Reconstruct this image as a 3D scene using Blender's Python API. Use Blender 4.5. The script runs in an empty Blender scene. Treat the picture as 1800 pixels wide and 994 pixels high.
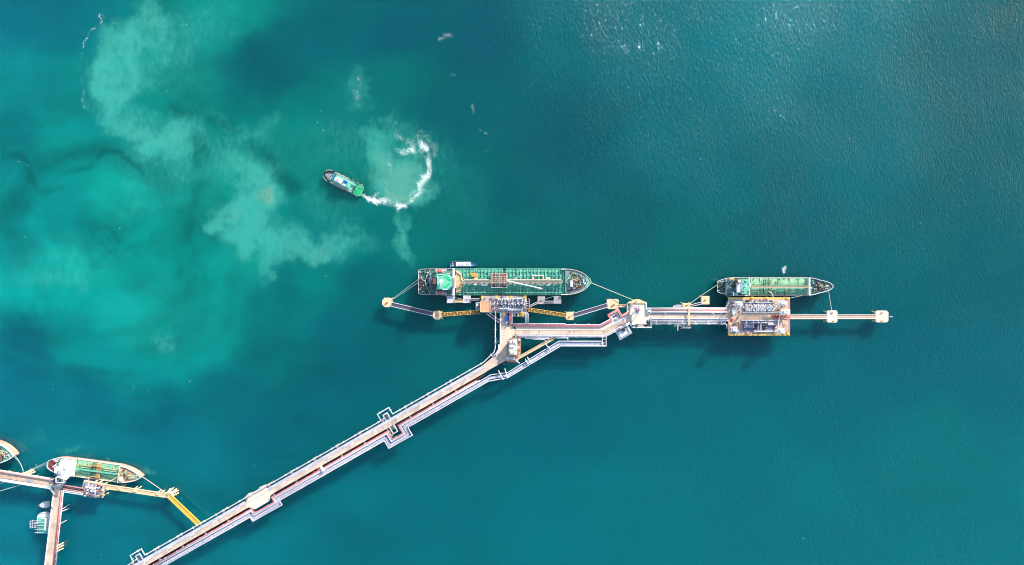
import bpy, math, random
import numpy as np
from mathutils import Vector

random.seed(11)
R = math.radians
scene = bpy.context.scene
COL = scene.collection

# ------------------------------------------------------------------ camera, sky, sun, exposure
H = 700.0            # camera height over the water, metres
S = 0.6              # metres per photograph pixel on the water
cam_d = bpy.data.cameras.new('camera')
cam_d.sensor_width = 36.0
cam_d.lens = 18.0 / (900 * S / H)
cam_d.clip_start = 1.0
cam_d.clip_end = 20000
cam = bpy.data.objects.new('camera', cam_d)
cam.location = (0, 0, H)
COL.objects.link(cam)
scene.camera = cam

SUN_EL = R(23.0)
SUN_H = Vector((0.60, 0.80)).normalized()
SUN_DIR = Vector((SUN_H.x * math.cos(SUN_EL), SUN_H.y * math.cos(SUN_EL), math.sin(SUN_EL)))
world = bpy.data.worlds.new('World')
scene.world = world
world.use_nodes = True
wt = world.node_tree
bg = wt.nodes['Background']
sky = wt.nodes.new('ShaderNodeTexSky')
sky.sky_type = 'NISHITA'
sky.sun_disc = False
sky.sun_elevation = SUN_EL
sky.sun_rotation = math.atan2(SUN_H.x, SUN_H.y)
sky.air_density = 1.3
sky.dust_density = 0.6
wt.links.new(sky.outputs[0], bg.inputs[0])
bg.inputs[1].default_value = 0.15
sun_d = bpy.data.lights.new('sun', 'SUN')
sun_d.energy = 4.4
sun_d.angle = R(0.5)
sun_d.color = (1.0, 0.93, 0.83)
sun = bpy.data.objects.new('sun', sun_d)
sun.rotation_euler = SUN_DIR.to_track_quat('Z', 'Y').to_euler()
sun.location = SUN_DIR * 900
COL.objects.link(sun)
scene.view_settings.view_transform = 'Standard'
scene.view_settings.look = 'None'
scene.view_settings.exposure = 1.0
scene.view_settings.gamma = 1.0
scene.render.engine = 'CYCLES'
scene.cycles.use_denoising = True
scene.cycles.filter_width = 1.05
scene.cycles.max_bounces = 6
scene.cycles.sample_clamp_indirect = 4

# ------------------------------------------------------------------ helpers
def P(px, py, z=0.0):
    """photograph pixel -> world point at height z"""
    f = S * (H - z) / H
    return Vector(((px - 900) * f, (497 - py) * f, z))

def lin(c):
    out = []
    for v in c:
        v = v / 255.0
        out.append(v / 12.92 if v <= 0.04045 else ((v + 0.055) / 1.055) ** 2.4)
    return out

MATS = {}
def M(name, rgb, rough=0.6, metal=0.0, var=0.12, scale=0.35, stain=None, amt=0.0, sscale=0.12, k=0.72, rnd=0.05):
    """painted or bare surface: colour, patchy wear and stains in world space, small per-object variation"""
    if name in MATS:
        return MATS[name]
    m = bpy.data.materials.new(name)
    m.use_nodes = True
    nt = m.node_tree
    n, l = nt.nodes, nt.links
    b = n['Principled BSDF']
    b.inputs['Roughness'].default_value = rough
    b.inputs['Metallic'].default_value = metal
    c = [x * k for x in lin(rgb)]
    geo = n.new('ShaderNodeNewGeometry')
    no = n.new('ShaderNodeTexNoise')
    no.inputs['Scale'].default_value = scale
    no.inputs['Detail'].default_value = 6
    l.new(geo.outputs['Position'], no.inputs['Vector'])
    mr = n.new('ShaderNodeMapRange')
    mr.inputs[1].default_value = 0.3
    mr.inputs[2].default_value = 0.7
    mr.inputs[3].default_value = 1 - var
    mr.inputs[4].default_value = 1 + var
    l.new(no.outputs[0], mr.inputs[0])
    oi = n.new('ShaderNodeObjectInfo')
    mr2 = n.new('ShaderNodeMapRange')
    mr2.inputs[3].default_value = 1 - rnd
    mr2.inputs[4].default_value = 1 + rnd
    l.new(oi.outputs['Random'], mr2.inputs[0])
    mu = n.new('ShaderNodeMath')
    mu.operation = 'MULTIPLY'
    l.new(mr.outputs[0], mu.inputs[0])
    l.new(mr2.outputs[0], mu.inputs[1])
    sc = n.new('ShaderNodeVectorMath')
    sc.operation = 'SCALE'
    sc.inputs[0].default_value = c
    l.new(mu.outputs[0], sc.inputs['Scale'])
    last = sc.outputs[0]
    if stain is not None:
        n2 = n.new('ShaderNodeTexNoise')
        n2.inputs['Scale'].default_value = sscale
        n2.inputs['Detail'].default_value = 8
        n2.inputs['Roughness'].default_value = 0.7
        l.new(geo.outputs['Position'], n2.inputs['Vector'])
        m2 = n.new('ShaderNodeMapRange')
        m2.inputs[1].default_value = 0.48
        m2.inputs[2].default_value = 0.66
        m2.inputs[3].default_value = 0
        m2.inputs[4].default_value = amt
        l.new(n2.outputs[0], m2.inputs[0])
        mx = n.new('ShaderNodeMix')
        mx.data_type = 'RGBA'
        l.new(m2.outputs[0], mx.inputs[0])
        l.new(last, mx.inputs[6])
        mx.inputs[7].default_value = [x * k for x in lin(stain)] + [1]
        last = mx.outputs[2]
    l.new(last, b.inputs['Base Color'])
    MATS[name] = m
    return m

class MB:
    """collects shapes for ONE mesh"""
    def __init__(s):
        s.v, s.f = [], []
    def add(s, vs, fs):
        o = len(s.v)
        s.v += [tuple(v) for v in vs]
        s.f += [tuple(i + o for i in f) for f in fs]
        return s
    def prism(s, poly, z0, z1, inset=0.0):
        """poly: list of (x,y) world; vertical walls; optional chamfered top edge"""
        a = sum(poly[i][0] * poly[(i + 1) % len(poly)][1] - poly[(i + 1) % len(poly)][0] * poly[i][1] for i in range(len(poly)))
        if a < 0:
            poly = poly[::-1]
        n = len(poly)
        vs = [(x, y, z0) for x, y in poly] + [(x, y, z1 - inset) for x, y in poly]
        fs = [tuple(range(n - 1, -1, -1))]
        fs += [(i, (i + 1) % n, (i + 1) % n + n, i + n) for i in range(n)]
        if inset > 0:
            cx = sum(p[0] for p in poly) / n
            cy = sum(p[1] for p in poly) / n
            for x, y in poly:
                d = math.hypot(x - cx, y - cy) or 1
                f = max(0, 1 - 1.2 * inset / d)
                vs.append((cx + (x - cx) * f, cy + (y - cy) * f, z1))
            fs += [(i + n, (i + 1) % n + n, (i + 1) % n + 2 * n, i + 2 * n) for i in range(n)]
            fs.append(tuple(range(2 * n, 3 * n)))
        else:
            fs.append(tuple(range(n, 2 * n)))
        return s.add(vs, fs)
    def box(s, x0, x1, y0, y1, z0, z1):
        return s.prism([(x0, y0), (x1, y0), (x1, y1), (x0, y1)], z0, z1)
    def beam(s, a, b, w, h):
        """bar from a to b, w wide (sideways), h high"""
        a, b = Vector(a), Vector(b)
        d = (b - a)
        if d.length < 1e-6:
            return s
        d.normalize()
        side = d.cross(Vector((0, 0, 1)))
        if side.length < 1e-3:
            side = Vector((1, 0, 0))
        side.normalize()
        up = side.cross(d)
        vs = []
        for p in (a, b):
            for i, j in ((-1, -1), (1, -1), (1, 1), (-1, 1)):
                vs.append(p + side * (i * w / 2) + up * (j * h / 2))
        return s.add(vs, [(0, 1, 2, 3), (7, 6, 5, 4), (0, 4, 5, 1), (1, 5, 6, 2), (2, 6, 7, 3), (3, 7, 4, 0)])
    def tube(s, pts, r, seg=8, r2=None):
        pts = [Vector(p) for p in pts]
        n = len(pts)
        if n < 2:
            return s
        o = []
        for i, p in enumerate(pts):
            if i == 0:
                t = pts[1] - p
            elif i == n - 1:
                t = p - pts[i - 1]
            else:
                t = (pts[i + 1] - p).normalized() + (p - pts[i - 1]).normalized()
            if t.length < 1e-6:
                t = pts[i] - pts[i - 1]
            t.normalize()
            a = t.cross(Vector((0, 0, 1)))
            if a.length < 1e-3:
                a = Vector((1, 0, 0))
            a.normalize()
            b = a.cross(t)
            rr = r if r2 is None else r + (r2 - r) * i / (n - 1)
            m = 1.0
            if 0 < i < n - 1:
                c = t.dot((p - pts[i - 1]).normalized())
                m = 1 / max(c, 0.6)
            for k in range(seg):
                an = 2 * math.pi * k / seg
                o.append(p + a * (math.cos(an) * rr * m) + b * (math.sin(an) * rr))
        fs = []
        for i in range(n - 1):
            for k in range(seg):
                fs.append((i * seg + k, i * seg + (k + 1) % seg, (i + 1) * seg + (k + 1) % seg, (i + 1) * seg + k))
        fs.append(tuple(range(seg))[::-1])
        fs.append(tuple((n - 1) * seg + k for k in range(seg)))
        return s.add(o, fs)
    def lathe(s, c, prof, seg=12):
        """prof: (r,z) pairs from bottom up about vertical axis at c"""
        c = Vector(c)
        vs = []
        for r, z in prof:
            for k in range(seg):
                a = 2 * math.pi * k / seg
                vs.append((c.x + r * math.cos(a), c.y + r * math.sin(a), c.z + z))
        fs = []
        for i in range(len(prof) - 1):
            for k in range(seg):
                fs.append((i * seg + k, i * seg + (k + 1) % seg, (i + 1) * seg + (k + 1) % seg, (i + 1) * seg + k))
        fs.append(tuple(range(seg))[::-1])
        fs.append(tuple((len(prof) - 1) * seg + k for k in range(seg)))
        return s.add(vs, fs)
    def strip(s, pts, w0, w1, z0, z1):
        """mitred band of rectangular section along world pts, from offset w0 to w1 on the right-hand side"""
        pts = [Vector((p[0], p[1])) for p in pts]
        L, Rr = [], []
        for i, p in enumerate(pts):
            ns = []
            if i > 0:
                d = (p - pts[i - 1]).normalized()
                ns.append(Vector((d.y, -d.x)))
            if i < len(pts) - 1:
                d = (pts[i + 1] - p).normalized()
                ns.append(Vector((d.y, -d.x)))
            nn = ns[0] if len(ns) == 1 else (ns[0] + ns[1]).normalized()
            m = 1 / max(0.4, nn.dot(ns[0]))
            L.append(p + nn * w0 * m)
            Rr.append(p + nn * w1 * m)
        for i in range(len(pts) - 1):
            s.prism([tuple(L[i]), tuple(L[i + 1]), tuple(Rr[i + 1]), tuple(Rr[i])], z0, z1)
        return s

ORG = {}
def meshobj(name, mb, mat, parent=None, org=None, smooth=False):
    org = Vector((0, 0, 0)) if org is None else org
    me = bpy.data.meshes.new(name)
    me.from_pydata([(v[0] - org.x, v[1] - org.y, v[2] - org.z) for v in mb.v], [], mb.f)
    me.materials.append(mat)
    if smooth:
        me.polygons.foreach_set('use_smooth', [True] * len(me.polygons))
    me.update()
    o = bpy.data.objects.new(name, me)
    COL.objects.link(o)
    if parent:
        o.parent = parent
    return o

def thing(name, label, cat, loc, group=None, rz=0.0, local=False):
    o = bpy.data.objects.new(name, None)
    o.empty_display_size = 0.5
    o.location = loc
    o.rotation_euler = (0, 0, rz)
    o['label'] = label
    o['category'] = cat
    if group:
        o['group'] = group
    COL.objects.link(o)
    ORG[o.name] = Vector((0, 0, 0)) if local else Vector(loc)
    return o

def part(name, mb, mat, parent, smooth=False):
    root = parent
    while root.parent:
        root = root.parent
    return meshobj(name, mb, mat, parent, ORG[root.name], smooth)

def copies(src, locs, parent=None, rz=None):
    """more objects of the same mesh under the same parent"""
    out = []
    for i, p in enumerate(locs):
        c = src.copy()
        COL.objects.link(c)
        c.parent = parent if parent else src.parent
        c.location = p
        if rz:
            c.rotation_euler = (0, 0, rz[i])
        out.append(c)
    return out

def copy_tree(o, parent=None):
    c = o.copy()
    COL.objects.link(c)
    c.parent = parent
    if parent is None:
        ORG[c.name] = ORG.get(o.name, Vector((0, 0, 0)))
    for ch in [x for x in o.children if x is not c]:
        copy_tree(ch, c)
    return c

ORD = ['first', 'second', 'third', 'fourth', 'fifth', 'sixth', 'seventh', 'eighth', 'ninth', 'tenth', 'eleventh', 'twelfth',
       'thirteenth', 'fourteenth', 'fifteenth', 'sixteenth', 'seventeenth', 'eighteenth']

# ------------------------------------------------------------------ materials
m_road = M('road_concrete', (238, 210, 186), .8, var=.10, scale=.5, stain=(186, 160, 146), amt=.7, sscale=.11)
m_pale = M('pale_concrete', (250, 232, 214), .8, var=.06, scale=.3, stain=(210, 190, 165), amt=.35, sscale=.2)
m_lav = M('cool_grey_concrete', (222, 216, 226), .75, var=.06, scale=.3, stain=(160, 156, 172), amt=.6, sscale=.2)
m_grey = M('grey_concrete', (186, 178, 182), .8, var=.09, scale=.5, stain=(140, 126, 120), amt=.5, sscale=.15)
m_peach = M('peach_concrete', (236, 200, 172), .8, var=.10, scale=.5, stain=(190, 150, 132), amt=.7, sscale=.13)
m_orange = M('orange_deck_paint', (250, 178, 136), .6, var=.05, scale=.3, stain=(236, 142, 98), amt=.6, sscale=.12)
m_dolph = M('cream_dolphin_concrete', (250, 222, 180), .75, var=.06, scale=.5, stain=(232, 186, 130), amt=.5, sscale=.2)
m_pile = M('pile_steel', (214, 188, 140), .7, var=.12, scale=.5, stain=(120, 84, 56), amt=.5, sscale=.3)
m_white = M('white_paint', (240, 240, 246), .45, var=.05, scale=.6, stain=(196, 186, 180), amt=.3, sscale=.4, k=.8)
m_whitepipe = M('white_pipe_lagging', (228, 224, 232), .4, var=.06, scale=.8, stain=(190, 186, 196), amt=.3, sscale=.5, k=.8)
m_pink = M('pink_pipe_paint', (236, 146, 150), .5, var=.08, scale=.5, stain=(214, 112, 112), amt=.4, sscale=.2)
m_red = M('red_paint', (206, 70, 66), .5, var=.12, scale=.6)
m_maroon = M('maroon_pipe_paint', (74, 38, 46), .7, var=.12, scale=.5)
m_yellow = M('yellow_paint', (244, 200, 104), .55, var=.08, scale=.5, stain=(206, 150, 70), amt=.4, sscale=.4)
m_byel = M('bright_yellow_paint', (246, 208, 60), .5, var=.08, scale=.5)
m_steel = M('steel_grating', (150, 150, 166), .6, .2, var=.16, scale=1.2, stain=(90, 84, 92), amt=.5, sscale=.8)
m_rack = M('rack_grating', (222, 220, 238), .6, .0, var=.06, scale=1.0, stain=(110, 104, 118), amt=.85, sscale=.8)
m_dark = M('dark_steel', (58, 58, 68), .6, .2, var=.2, scale=.8)
m_black = M('black_rubber', (22, 22, 24), .8, var=.2)
m_bsteel = M('blue_grey_steel', (122, 130, 160), .5, .2, var=.15, scale=.8, stain=(70, 74, 96), amt=.5, sscale=.5)
m_rust = M('rusty_steel', (150, 96, 72), .75, var=.2, scale=.8, stain=(96, 54, 42), amt=.6, sscale=.5)
m_blue = M('blue_vehicle_paint', (34, 92, 214), .3, var=.05)
m_tyre = M('tyre_rubber', (14, 14, 16), .8, var=.2)
m_glass = M('dark_window_glass', (20, 30, 40), .1, var=.1)
m_rope = M('mooring_rope', (228, 226, 200), .8, var=.1)
m_ropeb = M('pale_blue_mooring_rope', (196, 220, 216), .8, var=.1)
m_violet = M('dark_violet_grating', (98, 90, 108), .7, var=.15, scale=.8)
m_blush = M('blush_walkway', (240, 206, 186), .7, var=.1, stain=(206, 160, 140), amt=.5, sscale=.3)
m_brownw = M('dark_brown_grating', (96, 74, 56), .7, var=.2, scale=.8)
m_tan = M('tan_deck_paint', (222, 188, 136), .6, var=.14, scale=.5, stain=(150, 140, 108), amt=.75, sscale=.35)

# ------------------------------------------------------------------ the sea
def smooth(t):
    t = np.clip(t, 0, 1)
    return t * t * (3 - 2 * t)

_rng = np.random.RandomState(4)
def vnoise(x, y, size, seed):
    g = np.random.RandomState(seed).rand(256, 256).astype(np.float32)
    x, y = x / size, y / size
    xi, yi = np.floor(x).astype(int), np.floor(y).astype(int)
    fx, fy = smooth(x - xi), smooth(y - yi)
    a = g[yi % 256, xi % 256]; b = g[yi % 256, (xi + 1) % 256]
    c = g[(yi + 1) % 256, xi % 256]; d = g[(yi + 1) % 256, (xi + 1) % 256]
    return (a * (1 - fx) + b * fx) * (1 - fy) + (c * (1 - fx) + d * fx) * fy - 0.5

def fbm(x, y, size, seed, octv=5, gain=.55):
    t, a = 0, 1.0
    for i in range(octv):
        t = t + a * vnoise(x + 31 * i, y - 17 * i, size / 2 ** i, seed + i)
        a *= gain
    return t

# (px, py, r, g, b): colour of the water body, by turbidity and depth
WATER = [(30,20,0,114,132),(100,40,0,116,132),(130,150,0,140,140),(60,150,0,134,138),(250,110,10,150,140),(350,150,0,138,130),
(400,25,10,160,150),(440,100,0,112,124),(500,100,0,110,122),(600,50,0,108,122),(700,60,5,96,118),(850,60,10,96,119),(1000,50,12,112,132),
(1150,80,12,118,138),(1350,60,12,126,146),(1500,50,12,120,140),(1700,50,12,104,122),(1780,30,10,98,114),(1000,250,5,98,119),
(1200,250,12,114,134),(1500,250,12,114,134),(1750,250,10,101,118),(900,350,0,103,119),(1100,400,0,103,119),(1400,400,5,103,122),
(1700,420,5,103,119),(1000,450,0,108,122),(1200,470,0,113,120),(1550,480,0,106,122),(1750,520,5,103,119),(1600,600,0,104,120),
(1750,650,0,106,120),(1450,700,0,110,125),(1200,700,0,114,126),(1000,720,0,111,126),(1400,850,0,119,129),(1650,800,0,117,125),
(1780,900,0,119,128),(1000,900,0,120,132),(1200,950,0,120,130),(800,850,0,115,128),(600,950,0,118,132),(600,650,0,106,120),
(500,620,0,120,125),(400,680,0,120,130),(350,600,0,152,148),(250,560,0,158,150),(150,600,0,140,140),(50,620,0,118,135),
(20,700,0,118,140),(150,720,0,120,138),(300,750,0,115,135),(450,780,0,117,134),(550,720,0,112,128),(150,940,0,120,140),
(300,880,0,120,135),(40,960,0,130,150),(200,650,0,138,140),(100,480,0,174,164),(60,500,0,164,158),(200,480,0,154,146),
(30,430,0,140,140),(30,350,0,140,140),(120,400,0,140,138),(200,350,0,155,145),(300,400,0,154,145),(250,430,0,145,140),
(330,470,0,145,138),(20,250,0,125,130),(100,250,0,150,145),(380,330,10,150,138),(450,430,20,150,140),(560,330,0,138,130),
(520,250,0,138,130),(600,200,0,124,125),(600,420,0,130,130),(650,480,0,110,122),(600,560,0,110,122),(700,300,0,133,129),
(720,420,0,123,126),(780,350,0,118,124),(800,200,5,103,119),(850,430,0,113,119),(700,150,0,116,122),(520,520,0,122,126),(560,480,0,134,132)]
# (px, py, rx, ry, amount): stirred-up pale sediment
SED = [(250,100,52,52,.6),(212,142,50,52,.55),(300,262,46,32,.5),(430,405,52,38,.5),(690,300,60,66,.4),(712,308,44,46,.75),(668,270,30,46,.5),(268,15,26,40,.55),(285,50,30,40,.5),(215,75,58,42,.72),(182,125,36,52,.85),(200,175,42,40,.85),(232,215,46,30,.72),(288,240,50,34,.85),
(265,282,40,22,.5),(325,60,50,60,.33),(385,30,40,38,.3),(385,205,55,14,.35),(450,225,50,16,.35),(420,270,60,40,.42),(430,305,46,34,.62),
(450,345,44,38,.86),(420,380,46,30,.84),(388,405,17,18,.8),(462,425,62,36,.82),(520,438,54,34,.76),(566,432,44,30,.7),(490,472,34,22,.62),
(600,405,30,24,.42),(640,425,36,20,.3),(672,262,34,40,.56),(710,300,46,40,.72),(700,335,44,30,.76),(660,285,26,28,.5),(640,165,16,34,.42),
(736,240,36,26,.42),(715,395,15,28,.56),(711,430,20,26,.56),(716,455,14,16,.42),(775,270,40,50,.2),(800,330,60,70,.14),(295,612,30,32,.42),
(100,480,50,22,.2),(130,798,44,8,.35),(255,828,16,10,.4),(42,785,26,16,.22),(330,290,40,40,.25),(560,360,50,50,.18),(400,285,120,64,.24),(300,330,90,50,.16),(590,290,90,90,.14),(625,220,60,80,.16),(330,110,70,80,.2),(705,312,44,42,.55),(240,330,90,60,.12),(110,470,110,40,.2),(280,560,120,70,.14)]
SAND = [(451,342,20,14,1.0),(560,440,10,24,.2),(275,30,12,30,.2),(400,392,16,8,.15),(705,345,26,12,.8),(708,305,46,40,.45),(530,445,30,10,.12),(270,245,40,20,.12)]
# clear dark streaks: (polyline, half width, amount)
DARK = [([(0,268),(45,275),(55,305),(72,335),(104,334)],4,.8),([(105,305),(150,293),(182,268),(215,276),(250,306)],3.4,.7),
([(342,255),(345,320),(336,390),(322,480)],11,.85),([(300,188),(400,226),(465,270),(492,300),(520,330)],8,.85),([(110,642),(172,656)],9,.5),
([(420,60),(440,120),(500,170)],30,.3),([(0,520),(60,600),(140,680),(260,740)],18,.25),([(340,500),(400,560),(430,640)],16,.25),([(470,430),(560,470)],4,.0)]
FOAM = [([(637,341),(650,350)],4,1.0),([(650,350),(668,356),(690,363),(714,365)],8,.9),([(714,365),(728,350),(735,334),(748,322)],8,.84),
([(748,322),(757,297),(753,272),(740,258)],9,.86),([(742,257),(718,263),(697,270)],9,.66),([(700,355),(722,340)],9,.5),([(690,222),(702,238),(722,246),(745,240),(762,256),(768,290)],11,.44),
([(690,264),(686,304)],7,.48),([(176,28),(160,50),(149,78),(144,100)],2.4,.62),([(144,100),(141,130),(150,190)],3.5,.42),([(172,27),(205,38)],2.5,.4),
([(772,72),(790,61)],6,.47),([(790,139),(800,133)],4,.46),([(834,186),(830,212),(846,224),(866,221)],3.4,.62),([(845,233),(872,238)],2.4,.6),
([(30,283),(46,293)],1.6,.62),([(632,138),(626,185)],8,.42),([(640,240),(650,252)],4,.35),([(855,270),(862,268)],3,.4),
([(1378,469),(1377,474)],3.4,.98),([(1371,481),(1377,474)],3.5,.5),([(1262,490),(1270,489)],2.6,.66),([(1253,493),(1262,490)],4,.5),
([(189,806),(191,809)],2.8,.8),([(612,304),(640,326)],5.0,.40),([(596,332),(624,349)],5.0,.36),([(660,345),(672,340)],6,.55),
([(1030,470),(1012,472)],2,.3),([(735,468),(748,452)],4,.35),([(735,330),(745,400)],14,.28),([(775,340),(800,380),(840,410)],18,.2),([(840,300),(850,450)],26,.16)]

def seg_d(X, Y, pts):
    if len(pts) > 2:
        q = [pts[0]] + list(pts) + [pts[-1]]
        fine = []
        for i in range(1, len(q) - 2):
            p0, p1, p2, p3 = (np.array(q[i + j], float) for j in (-1, 0, 1, 2))
            for t in np.linspace(0, 1, 6)[:-1]:
                fine.append(tuple(.5 * (2 * p1 + (p2 - p0) * t + (2 * p0 - 5 * p1 + 4 * p2 - p3) * t * t + (3 * p1 - p0 - 3 * p2 + p3) * t ** 3)))
        pts = fine + [pts[-1]]
    d = np.full(X.shape, 1e9)
    for (ax, ay), (bx, by) in zip(pts[:-1], pts[1:]):
        vx, vy = bx - ax, by - ay
        t = np.clip(((X - ax) * vx + (Y - ay) * vy) / max(vx * vx + vy * vy, 1e-6), 0, 1)
        d = np.minimum(d, np.hypot(X - ax - t * vx, Y - ay - t * vy))
    return d

def build_sea():
    step = 3.0
    xs = np.concatenate([np.array([-9000., -4000, -1500, -500, -150]), np.arange(-24, 1824.1, step), np.array([1950., 2300, 3300, 5800, 10800])])
    ys = np.concatenate([np.array([-9000., -4000, -1500, -500, -150]), np.arange(-24, 1018.1, step), np.array([1150., 1500, 2500, 5000, 10000])])
    nx, ny = len(xs), len(ys)
    GX, GY = np.meshgrid(xs, ys)
    X, Y = GX.ravel().astype(np.float32), GY.ravel().astype(np.float32)
    co = np.stack([(X - 900) * S, (497 - Y) * S, np.zeros_like(X)], 1)
    me = bpy.data.meshes.new('sea')
    nf = (nx - 1) * (ny - 1)
    me.vertices.add(len(X)); me.loops.add(nf * 4); me.polygons.add(nf)
    me.vertices.foreach_set('co', co.ravel())
    ii, jj = np.meshgrid(np.arange(nx - 1), np.arange(ny - 1))
    a = (jj * nx + ii).ravel()
    quads = np.stack([a, a + nx, a + nx + 1, a + 1], 1)
    me.loops.foreach_set('vertex_index', quads.ravel().astype(np.int32))
    me.polygons.foreach_set('loop_start', np.arange(0, nf * 4, 4, dtype=np.int32))
    me.polygons.foreach_set('loop_total', np.full(nf, 4, dtype=np.int32))
    me.update(calc_edges=True)
    me.polygons.foreach_set('use_smooth', [True] * nf)
    # turbidity fields
    CX, CY = np.clip(X, -60, 1860), np.clip(Y, -60, 1054)
    wx = CX + 34 * fbm(CX, CY, 120, 1) + 10 * fbm(CX, CY, 26, 51)
    wy = CY + 34 * fbm(CX, CY, 120, 21) + 10 * fbm(CX, CY, 26, 71)
    num = np.zeros((len(X), 3)); den = np.zeros(len(X))
    for px, py, r, g, b in WATER:
        d2 = (wx - px) ** 2 + (wy - py) ** 2
        w = 1.0 / np.square(d2 + 26 ** 2)
        num += w[:, None] * np.array(lin((r, g, b)))[None, :]
        den += w
    col = num / den[:, None]
    col *= np.array([.3, 1.0, .93])[None, :]
    col[:, 2] *= 1 - .11 * smooth((CX - 480) / 300) * smooth((640 - CY) / 200)
    mott = fbm(CX * .8, CY * 1.5, 130, 91, 5, .6)
    # the slow eddy in the west: bands that follow its turning
    ex, ey = wx - 215, (wy - 430) * 1.1
    er, ea = np.hypot(ex, ey), np.arctan2(ey, ex)
    eddy = fbm(er * 2.2 + 60 * np.cos(ea), 150 * np.sin(ea) + 90 * np.cos(ea) + 900, 95, 131, 5, .55)
    mott = mott + 1.0 * eddy * smooth((430 - er) / 220)
    left = smooth((900 - CX) / 600)
    col *= np.clip(1 + mott * (.08 + .26 * left), .55, 1.7)[:, None]
    wx2 = CX + 40 * fbm(CX, CY, 70, 5, 6, .6)
    wy2 = CY + 40 * fbm(CX, CY, 70, 25, 6, .6)
    keep = np.ones_like(CX)
    for px, py, rx, ry, k in SED:
        q = np.sqrt(((wx2 - px) / rx) ** 2 + ((wy2 - py) / ry) ** 2)
        keep *= 1 - k * .9 * smooth((1.4 - q) / .95)
    sed = (1 - keep) * np.clip(.95 + .55 * fbm(wx2, wy2, 34, 33, 5, .62), .3, 1.2)
    sand = np.zeros_like(CX)
    for px, py, rx, ry, k in SAND:
        q = np.sqrt(((wx2 - px) / rx) ** 2 + ((wy2 - py) / ry) ** 2)
        sand = np.maximum(sand, k * smooth((1.5 - q) / 1.1))
    dark = np.zeros_like(CX)
    dwx, dwy = CX + 13 * fbm(CX, CY, 40, 7, 4), CY + 13 * fbm(CX, CY, 40, 9, 4)
    dbr = np.clip(.9 + 1.3 * fbm(CX, CY, 30, 17, 4), .1, 1.3)
    for pts, w, k in DARK:
        d = seg_d(dwx, dwy, pts)
        dark = np.maximum(dark, .66 * k * smooth((3.0 * w - d) / (3.0 * w)) * dbr)
    sed = np.clip(sed * (1 - .75 * dark), 0, 1)
    col *= (1 - .42 * dark)[:, None]
    foam = np.zeros_like(CX)
    fwx, fwy = CX + 13 * fbm(CX, CY, 20, 13, 4), CY + 13 * fbm(CX, CY, 20, 15, 4)
    fbr = np.clip(.95 + .5 * fbm(CX, CY, 15, 19, 4, .65), .3, 1.12)
    for pts, w, k in FOAM:
        d = seg_d(fwx, fwy, pts)
        foam = np.maximum(foam, k * smooth((2.1 * w - d) / (2.1 * w)) * (1 if k > .97 else fbr if k > .7 else np.clip(fbr * 1.9 - .85, 0, 1.25)))
    rip = smooth((CX - 640) / 520) * (.42 + .58 * smooth((640 - CY) / 480)) * (1 - .8 * np.clip(sed, 0, 1)) + .16
    rip = np.clip(rip * (1 + .35 * fbm(CX, CY, 150, 61)) * (1 - .3 * smooth((CX - 1450) / 300)), .05, 1.15)
    at = me.attributes.new('water_colour', 'FLOAT_COLOR', 'POINT')
    at.data.foreach_set('color', np.concatenate([np.clip(col, 0, 1), np.ones((len(X), 1))], 1).astype(np.float32).ravel())
    at = me.attributes.new('water_masks', 'FLOAT_COLOR', 'POINT')
    at.data.foreach_set('color', np.stack([sed, sand, foam, rip], 1).astype(np.float32).ravel())
    sea = bpy.data.objects.new('sea', me)
    COL.objects.link(sea)
    sea['kind'] = 'structure'
    sea['label'] = 'teal sea with pale sediment plumes and a curling white wake'
    # material
    m = bpy.data.materials.new('sea_water')
    m.use_nodes = True
    nt = m.node_tree
    n, l = nt.nodes, nt.links
    b = n['Principled BSDF']
    def math_(op, x, y=None, clamp=False):
        q = n.new('ShaderNodeMath'); q.operation = op; q.use_clamp = clamp
        for i, v in enumerate((x, y)):
            if v is None: continue
            if isinstance(v, (int, float)): q.inputs[i].default_value = v
            else: l.new(v, q.inputs[i])
        return q.outputs[0]
    def noise(scale, detail, rough=.55, vec=None, dist=0.0):
        q = n.new('ShaderNodeTexNoise')
        q.inputs['Scale'].default_value = scale; q.inputs['Detail'].default_value = detail
        q.inputs['Roughness'].default_value = rough; q.inputs['Distortion'].default_value = dist
        l.new(vec, q.inputs['Vector'])
        return q.outputs[0]
    def mrange(v, a, b_, c, d):
        q = n.new('ShaderNodeMapRange'); q.interpolation_type = 'SMOOTHSTEP'
        for i, x in enumerate((a, b_, c, d)): q.inputs[i + 1].default_value = x
        l.new(v, q.inputs[0])
        return q.outputs[0]
    def mix(f, a, b_):
        q = n.new('ShaderNodeMix'); q.data_type = 'RGBA'
        l.new(f, q.inputs[0])
        for i, v in ((6, a), (7, b_)):
            if isinstance(v, (list, tuple)): q.inputs[i].default_value = v
            else: l.new(v, q.inputs[i])
        return q.outputs[2]
    geo = n.new('ShaderNodeNewGeometry')
    pos = geo.outputs['Position']
    ac = n.new('ShaderNodeAttribute'); ac.attribute_name = 'water_colour'
    am = n.new('ShaderNodeAttribute'); am.attribute_name = 'water_masks'
    sep = n.new('ShaderNodeSeparateColor'); l.new(am.outputs['Color'], sep.inputs[0])
    sed_, sand_, foam_, rip_ = sep.outputs[0], sep.outputs[1], sep.outputs[2], am.outputs['Alpha']
    K = .62
    base = n.new('ShaderNodeVectorMath'); base.operation = 'SCALE'; l.new(ac.outputs['Color'], base.inputs[0]); base.inputs['Scale'].default_value = K
    # sediment broken up by fine turbulence
    mps = n.new('ShaderNodeMapping'); mps.inputs['Rotation'].default_value = (0, 0, R(-48)); mps.inputs['Scale'].default_value = (1.0, .42, 1.0)
    l.new(pos, mps.inputs['Vector'])
    tn = noise(.2, 5, .74, mps.outputs[0])
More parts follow.
